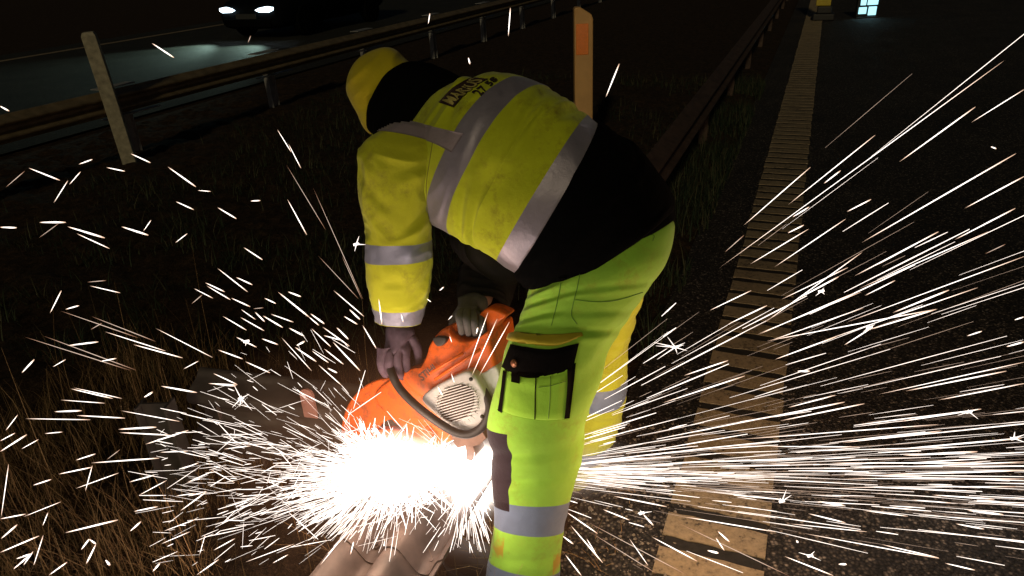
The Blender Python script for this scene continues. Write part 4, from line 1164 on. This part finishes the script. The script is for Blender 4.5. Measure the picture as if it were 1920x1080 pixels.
RIGHT = """1352,500,1878,117,1.9;1395,422,1519,314,2.4;1479,383,1640,254,2.4;1545,344,1576,320,3.4;1687,303,1828,201,3.4;1822,229,1920,168,2.2;1617,454,1903,289,3.4;1810,390,1920,331,3.4;1791,449,1903,391,3.4;1588,397,1633,374,3.2
1486,407,1517,388,3.4;1477,437,1507,422,3.4;1407,495,1515,430,2.2;1453,500,1585,411,2.2;1642,498,1758,435,2.8;1359,473,1395,441,1.8;1858,275,1868,279,3.4;1441,640,1617,578,2.2;1466,561,1589,502,2.2;1432,606,1615,474,2.4
1603,517,1759,435,3.2;1622,554,1678,526,2.6;1613,540,1852,435,2.2;1588,604,1920,481,2;1675,586,1779,544,4.4;1541,640,1831,540,2.2;1630,618,1755,580,4.2;1847,476,1885,458,1.8;1813,630,1841,621,3.2;1422,626,1613,548,2.2
1496,560,1572,519,4.2;1902,600,1920,594,3.2;1453,674,1567,632,3.2;1283,704,1365,676,3.2;1244,755,1396,705,3.2;1583,647,1637,613,3.2;1365,608,1438,573,3.2;1331,582,1408,545,2.4;1423,627,1600,550,2.6;1439,639,1755,580,2.8
1887,650,1920,641,4.2;1649,739,1920,679,2;1699,733,1886,696,3.4;1760,750,1920,719,2.8;1432,785,1583,754,3.8;1463,789,1620,757,3.2;1478,764,1566,741,2.8;1495,696,1518,696,5.4;1683,791,1839,767,3.8;1399,823,1757,796,2.2
1581,830,1764,808,3.2;1673,843,1914,822,3.8;1695,854,1832,847,5.4;1437,837,1610,838,2.6;1702,875,1920,866,2.8;1654,890,1920,882,4.2;1557,868,1841,868,2.8;1581,897,1920,898,2.8;1533,940,1583,948,5.2;1572,914,1916,912,2.2
1748,928,1864,936,3.8;1709,937,1783,943,2.2;1814,957,1881,965,5.2;1792,982,1845,992,3.8;1618,957,1702,968,2.2;1516,963,1585,980,3.4;1480,982,1625,997,2;1507,1000,1760,1047,2.2;1654,1021,1760,1046,3;1772,1056,1828,1069,3.2
1471,1043,1562,1079,3.2;1223,1007,1307,1052,3.4;1346,996,1368,1016,4.4;1342,1008,1358,1032,3.2;1326,1032,1347,1037,6;1572,1058,1587,1058,5.4;1283,969,1453,997,2.6;1270,980,1480,1080,1.8;1100,978,1290,1079,1.8;1493,1013,1496,1017,5.4
1110,1000,1230,1075,1.8;1062,960,1120,1000,3.4;1070,985,1130,1055,3.4;1055,1005,1075,1020,4;1060,1040,1090,1079,3.2;1130,955,1180,975,3;1206,964,1225,985,4.6;1150,930,1250,950,3;1180,1010,1215,1060,2;1100,1010,1118,1040,3"""
BURST = [(452,747,22,9),(1266,651,24,12),(1901,822,14,7),(1817,772,12,6),(1630,614,11,6),(1466,940,14,7),(1519,1042,16,7),(1203,962,12,6),(1540,546,12,6),(462,640,11,5),(668,458,14,7)]
n_spark = 0
def region(px, py, right):
    if right:
        if py < 520: return 'rising high over the dark carriageway'
        if py < 800: return 'flying right above the edge line and asphalt'
        if py < 930: return 'in the dense level stream right of the trouser leg'
        return 'falling low over the speckled asphalt right of the boot'
    if px > 690: return 'close around the worker and the saw' if py > 400 else 'high beside the worker over the dark verge'
    if py < 480: return 'drifting high in the dark left of the worker'
    if py < 700: return 'climbing left of the saw before the dark verge'
    if py < 860: return 'flying left in front of the crosswise beam'
    return 'falling into the dry grass left of the saw'
def shape_word(ln, w):
    s = 'long' if ln > 130 else ('short' if ln < 45 else 'mid-length')
    return s + (' thick' if w >= 3.6 else (' faint thin' if w < 1.9 else ' thin'))
def put(x0, y0, x1, y1, w, right):
    global n_spark
    cx, cy = (x0+x1)/2, (y0+y1)/2
    Y = depth_for(cx, max(y0, y1), right); dz = SR.uniform(-0.10, 0.10)
    a = PY(x0, y0, min(Y*(1-dz*0.5), ground_Y(x0, y0)*0.97)); b = PY(x1, y1, min(Y*(1+dz*0.5), ground_Y(x1, y1)*0.97))
    if 860 < cx < 960 and cy < 720: a = PY(x0, y0, 1.40); b = PY(x1, y1, 1.38)
    o = needle(a, b, w)
    ln = math.hypot(x1-x0, y1-y0); rg = region(cx, cy, right)
    slope = (y1-y0)/(x1-x0) if abs(x1-x0) > 1 else 9
    dr = 'steep' if abs(slope) > 1.3 else ('level' if abs(slope) < 0.14 else ('down-slanting' if slope > 0 else 'up-slanting'))
    tag(o, '%s %s spark streak %s' % (shape_word(ln, w), dr, rg), 'spark', 'sparks ' + rg)
    n_spark += 1
for blk, right in ((LEFT, False), (RIGHT, True)):
    for it in blk.replace('\n', ';').split(';'):
        v = [float(q) for q in it.split(',')]
        put(*v, right)
# forked bursts: one small mesh of several hairs each
for (x, y, s, k) in BURST:
    right = x > 1000; Y = depth_for(x, y, right)
    c_ = PY(x, y, Y); mb = MB(); mm = pxm(c_)
    for i in range(k):
        d = Vector((SR.gauss(0,1), SR.gauss(0,0.6), SR.gauss(0,0.8))).normalized()
        ln = s*mm*SR.uniform(0.3, 1.5)**1.5
        mb.tube([d*ln*-0.02, d*ln*0.4, d*ln], [1.1*mm, 0.8*mm, 0.2*mm], 5)
    mb.tube([Vector((-5*mm,0,-1*mm)), Vector((5*mm,0,1*mm))], [2.6*mm, 2.2*mm], 6)
    o = mb.build('forked_spark', M_spark, None, loc=c_)
    rg = region(x, y, right)
    tag(o, '%s bursting spark with forked hairs %s' % ('large' if s > 20 else ('small' if s < 13 else 'mid-size'), rg), 'spark', 'forked sparks ' + rg)
# ---- the uncountable rest, three swarms
def swarm(name, items, mat, label):
    V = []; F = []
    for (a, b, r0, r1) in items:
        d = (b-a); 
        if d.length < 1e-5: continue
        dn = d.normalized(); u = dn.orthogonal().normalized(); w = dn.cross(u); b0 = len(V)
        for (p, r) in ((a, r0*0.6), (a+d*0.5, r1), (b, r1*0.5)):
            for k in range(3): t = k*2.0944; V.append(p + (u*math.cos(t) + w*math.sin(t))*r)
        for s in (0, 3):
            for k in range(3): F.append((b0+s+k, b0+s+(k+1) % 3, b0+s+3+(k+1) % 3, b0+s+3+k))
        F.append((b0+2,b0+1,b0)); F.append((b0+6,b0+7,b0+8))
    o = mesh_obj(name, V, F, mat, None, False)
    return tag(o, label, 'sparks', kind='stuff')
SW = random.Random(77)
OC = PY(885, 885, 1.62)     # right stream's root, behind the leg
def right_items(n, thin):
    out = []
    while len(out) < n:
        # angle in the image plane about the root; concentrated near level
        r_ = SW.random()
        if r_ < 0.64: ang = SW.gauss(-0.02, 0.07)
        elif r_ < 0.93: ang = abs(SW.gauss(0, 0.34)) 
        else: ang = -abs(SW.gauss(0.05, 0.28))
        if ang > 0.80 or ang < -0.62: continue
        dist = 185 + 1150*SW.random()**(1.6 if abs(ang) < 0.2 else 1.4)
        ln = SW.choice([30, 50, 80, 110, 160, 240])*SW.uniform(.8,1.2)*(0.55 + dist/800)*(0.6 if abs(ang) < 0.0 else 1) * (0.65 if ang < -0.2 else 1)
        if abs(ang) > 0.25: dist = 185 + (dist-185)*0.72
        a_ = ang + SW.gauss(0, 0.022)
        x0 = 885 + dist*math.cos(ang); y0 = 885 - dist*math.sin(ang)
        x1 = x0 + ln*math.cos(a_); y1 = y0 - ln*math.sin(a_)
        if x1 > 2500 or y1 > 1150: continue
        Y = SW.uniform(1.50, 1.80)
        g = min(ground_Y(x0, y0), ground_Y(x1, y1))*0.97
        Y0 = min(Y, g); Y1 = min(Y + SW.uniform(-0.05, 0.05), g)
        if x0 < 1100: Y0 = max(min(Y0, g), 1.48 if g > 1.48 else g); 
        p, q = PY(x0, y0, Y0), PY(x1, y1, Y1)
        w = SW.choice([0.8, 1.0, 1.3, 1.6, 2.2, 3.0] if not thin else [0.6, 0.8, 1.0])*pxm(p)*0.42
        out.append((p, q, w*0.6, w))
    return out
swarm('spark_stream', right_items(390, False), M_spark, 'dense fan of countless white sparks streaming right behind the trouser leg')
swarm('faint_spark_stream', right_items(300, True), M_spark_dim, 'faint thin brownish spark trails among the stream on the right')
def left_items(n):
    out = []
    while len(out) < n:
        # image angle measured from the root, leftward half
        r_ = SW.random()
        cx, cy = (745, 880) if SW.random() < 0.75 else (880, 890)
        if r_ < 0.50: ang = math.pi + SW.gauss(0.08, 0.30)          # left
        elif r_ < 0.72: ang = math.pi + abs(SW.gauss(0.15, 0.55))    # lower left
        elif r_ < 0.94: ang = math.pi - abs(SW.gauss(0.35, 0.4))   # upper left
        else: ang = -math.pi/2 + SW.gauss(0, 0.35)
        dist = 60 + 400*SW.random()**2.6
        if math.sin(ang) > 0.3: dist *= 0.8
        down = math.sin(-ang) if False else -math.sin(ang)
        ux, uy = math.cos(ang), -math.sin(ang)
        if uy > 0.55: dist = 60 + 80*SW.random()
        x0 = cx + dist*ux; y0 = cy + dist*uy*0.92
        ln = SW.choice([12, 22, 34, 50, 75]); a_ = ang + SW.gauss(0, 0.20) + (SW.gauss(0, 0.9) if SW.random() < 0.12 else 0)
        x1 = x0 + ln*math.cos(a_); y1 = y0 - ln*math.sin(a_)
        if y1 > 1075: continue
        if x0 > 690 and y0 < 800: continue
        if 905 < x0 < 1100: continue
        g = min(ground_Y(x0, y0), ground_Y(x1, y1))*0.97
        Y = min(SW.uniform(1.28, 1.68), g)
        p = PY(x0, y0, Y); q = PY(x1, y1, min(Y + SW.uniform(-.04,.04), g))
        w = SW.choice([0.6, 0.8, 1.1, 1.5, 2.2])*pxm(p)*0.42
        out.append((p, q, w*0.7, w))
    return out
swarm('spark_spray', left_items(1250), M_spark, 'thick spray of countless short sparks left of the cutting disc')
def core_items(n):
    out = []
    while len(out) < n:
        cx, cy, rx, ry = SW.choice([(735, 868, 78, 60), (755, 862, 84, 50), (712, 892, 52, 44), (780, 895, 60, 52), (868, 880, 56, 48), (880, 905, 46, 58), (825, 880, 66, 40), (694, 848, 42, 44)])
        a = SW.random()*6.283; r = 0.15 + 0.80*SW.random()**0.7 + (0.5*SW.random()**3 if SW.random() < 0.5 else 0)
        if math.sin(a) > 0 and cx > 800: r = min(r, 0.8)
        x = cx + rx*r*math.cos(a); y = cy + ry*r*math.sin(a)
        if 700 < x < 912 and y < 822: continue
        if y < 800: continue
        if 765 < x < 930 and y < 842: continue
        if 835 < x < 905 and y < 868: continue
        if x > 935: continue
        ln = SW.choice([10, 18, 30, 46, 75])*(0.6 if y < cy else 1.0); t = a + SW.gauss(0, 0.45)
        x1 = x + ln*math.cos(t); y1 = y + ln*math.sin(t)*0.95
        if x1 > 930: continue
        g = min(ground_Y(x, y), ground_Y(x1, y1))*0.97
        Y = min(SW.uniform(1.22, 1.50) if x < 800 else SW.uniform(1.45, 1.70), g); p = PY(x, y, Y); q = PY(x1, y1, min(Y*SW.uniform(0.98,1.02), g))
        w = SW.choice([0.8, 1.2, 1.8, 2.6])*pxm(p)*0.45
        out.append((p, q, w, w))
    return out
def tongue_items(n):
    out = []
    while len(out) < n:
        a = math.radians(SW.choice([200, 205, 212, 222, 235, 250, 172, 180, 188]) + SW.gauss(0, 5))
        cx, cy = SW.choice([(735, 880), (720, 900), (875, 905), (760, 905)])
        if cx > 800: a = math.radians(SW.choice([262, 272, 250, 285]) + SW.gauss(0, 6))
        d = 40 + 120*SW.random()
        x0 = cx + d*math.cos(a); y0 = cy - d*math.sin(a)*0.75
        ln = SW.choice([25, 45, 70]); a2 = a + SW.gauss(0, 0.08); x1 = x0 + ln*math.cos(a2); y1 = y0 - ln*math.sin(a2)*0.8
        if x1 > 925 or y1 > 1040: continue
        g = min(ground_Y(x0, y0), ground_Y(x1, y1))*0.97; Y = min(SW.uniform(1.2, 1.45), g)
        p = PY(x0, y0, Y); q = PY(x1, y1, min(Y*0.99, g)); w = SW.choice([0.8, 1.4, 2.0])*pxm(p)*0.5
        out.append((p, q, w, w))
    return out
swarm('spark_tongues', tongue_items(320), M_spark, 'fine spark tongues spraying down and left over the beam and grass')
M_hot = emis('blinding_spark', (1.0, 0.93, 0.86), 3.5)
swarm('spark_burst', core_items(1100), M_hot, 'blinding white burst of sparks where the disc meets the beam')
# ---- glare added round the sparks: emissive clouds imitating camera bloom and lit smoke
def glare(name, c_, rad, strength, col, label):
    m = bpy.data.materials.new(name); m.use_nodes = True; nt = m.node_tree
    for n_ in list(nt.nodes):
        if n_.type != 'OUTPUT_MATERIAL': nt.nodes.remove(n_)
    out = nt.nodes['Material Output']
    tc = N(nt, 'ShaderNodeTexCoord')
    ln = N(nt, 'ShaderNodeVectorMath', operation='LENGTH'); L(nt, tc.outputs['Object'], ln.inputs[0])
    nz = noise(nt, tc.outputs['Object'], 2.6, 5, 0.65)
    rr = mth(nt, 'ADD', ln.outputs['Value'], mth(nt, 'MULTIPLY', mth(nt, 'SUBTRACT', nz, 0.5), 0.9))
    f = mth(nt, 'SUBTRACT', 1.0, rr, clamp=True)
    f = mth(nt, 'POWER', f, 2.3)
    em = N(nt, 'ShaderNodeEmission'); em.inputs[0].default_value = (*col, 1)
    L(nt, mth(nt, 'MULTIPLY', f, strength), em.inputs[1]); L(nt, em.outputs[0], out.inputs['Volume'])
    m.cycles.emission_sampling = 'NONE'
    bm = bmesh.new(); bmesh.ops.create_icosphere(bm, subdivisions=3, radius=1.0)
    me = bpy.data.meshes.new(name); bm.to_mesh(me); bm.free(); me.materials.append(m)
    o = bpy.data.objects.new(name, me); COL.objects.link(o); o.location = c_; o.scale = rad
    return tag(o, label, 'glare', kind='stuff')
glare('glare', PY(740, 876, 1.40), (0.15, 0.13, 0.11), 75, (1.0, 0.90, 0.82), 'added white bloom glow around the left side of the cut')
glare('glare', PY(876, 892, 1.60), (0.16, 0.12, 0.16), 130, (1.0, 0.90, 0.82), 'added white bloom glow between saw and trouser leg')
glare('glare', PY(1010, 885, 1.68), (0.42, 0.10, 0.13), 6, (1.0, 0.80, 0.66), 'added pale bloom glow along the root of the spark stream')
glare('glare', PY(790, 860, 1.50), (0.75, 0.40, 0.50), 0.55, (1.0, 0.42, 0.20), 'faint brown glow added for spark-lit smoke hanging round the whole cut')
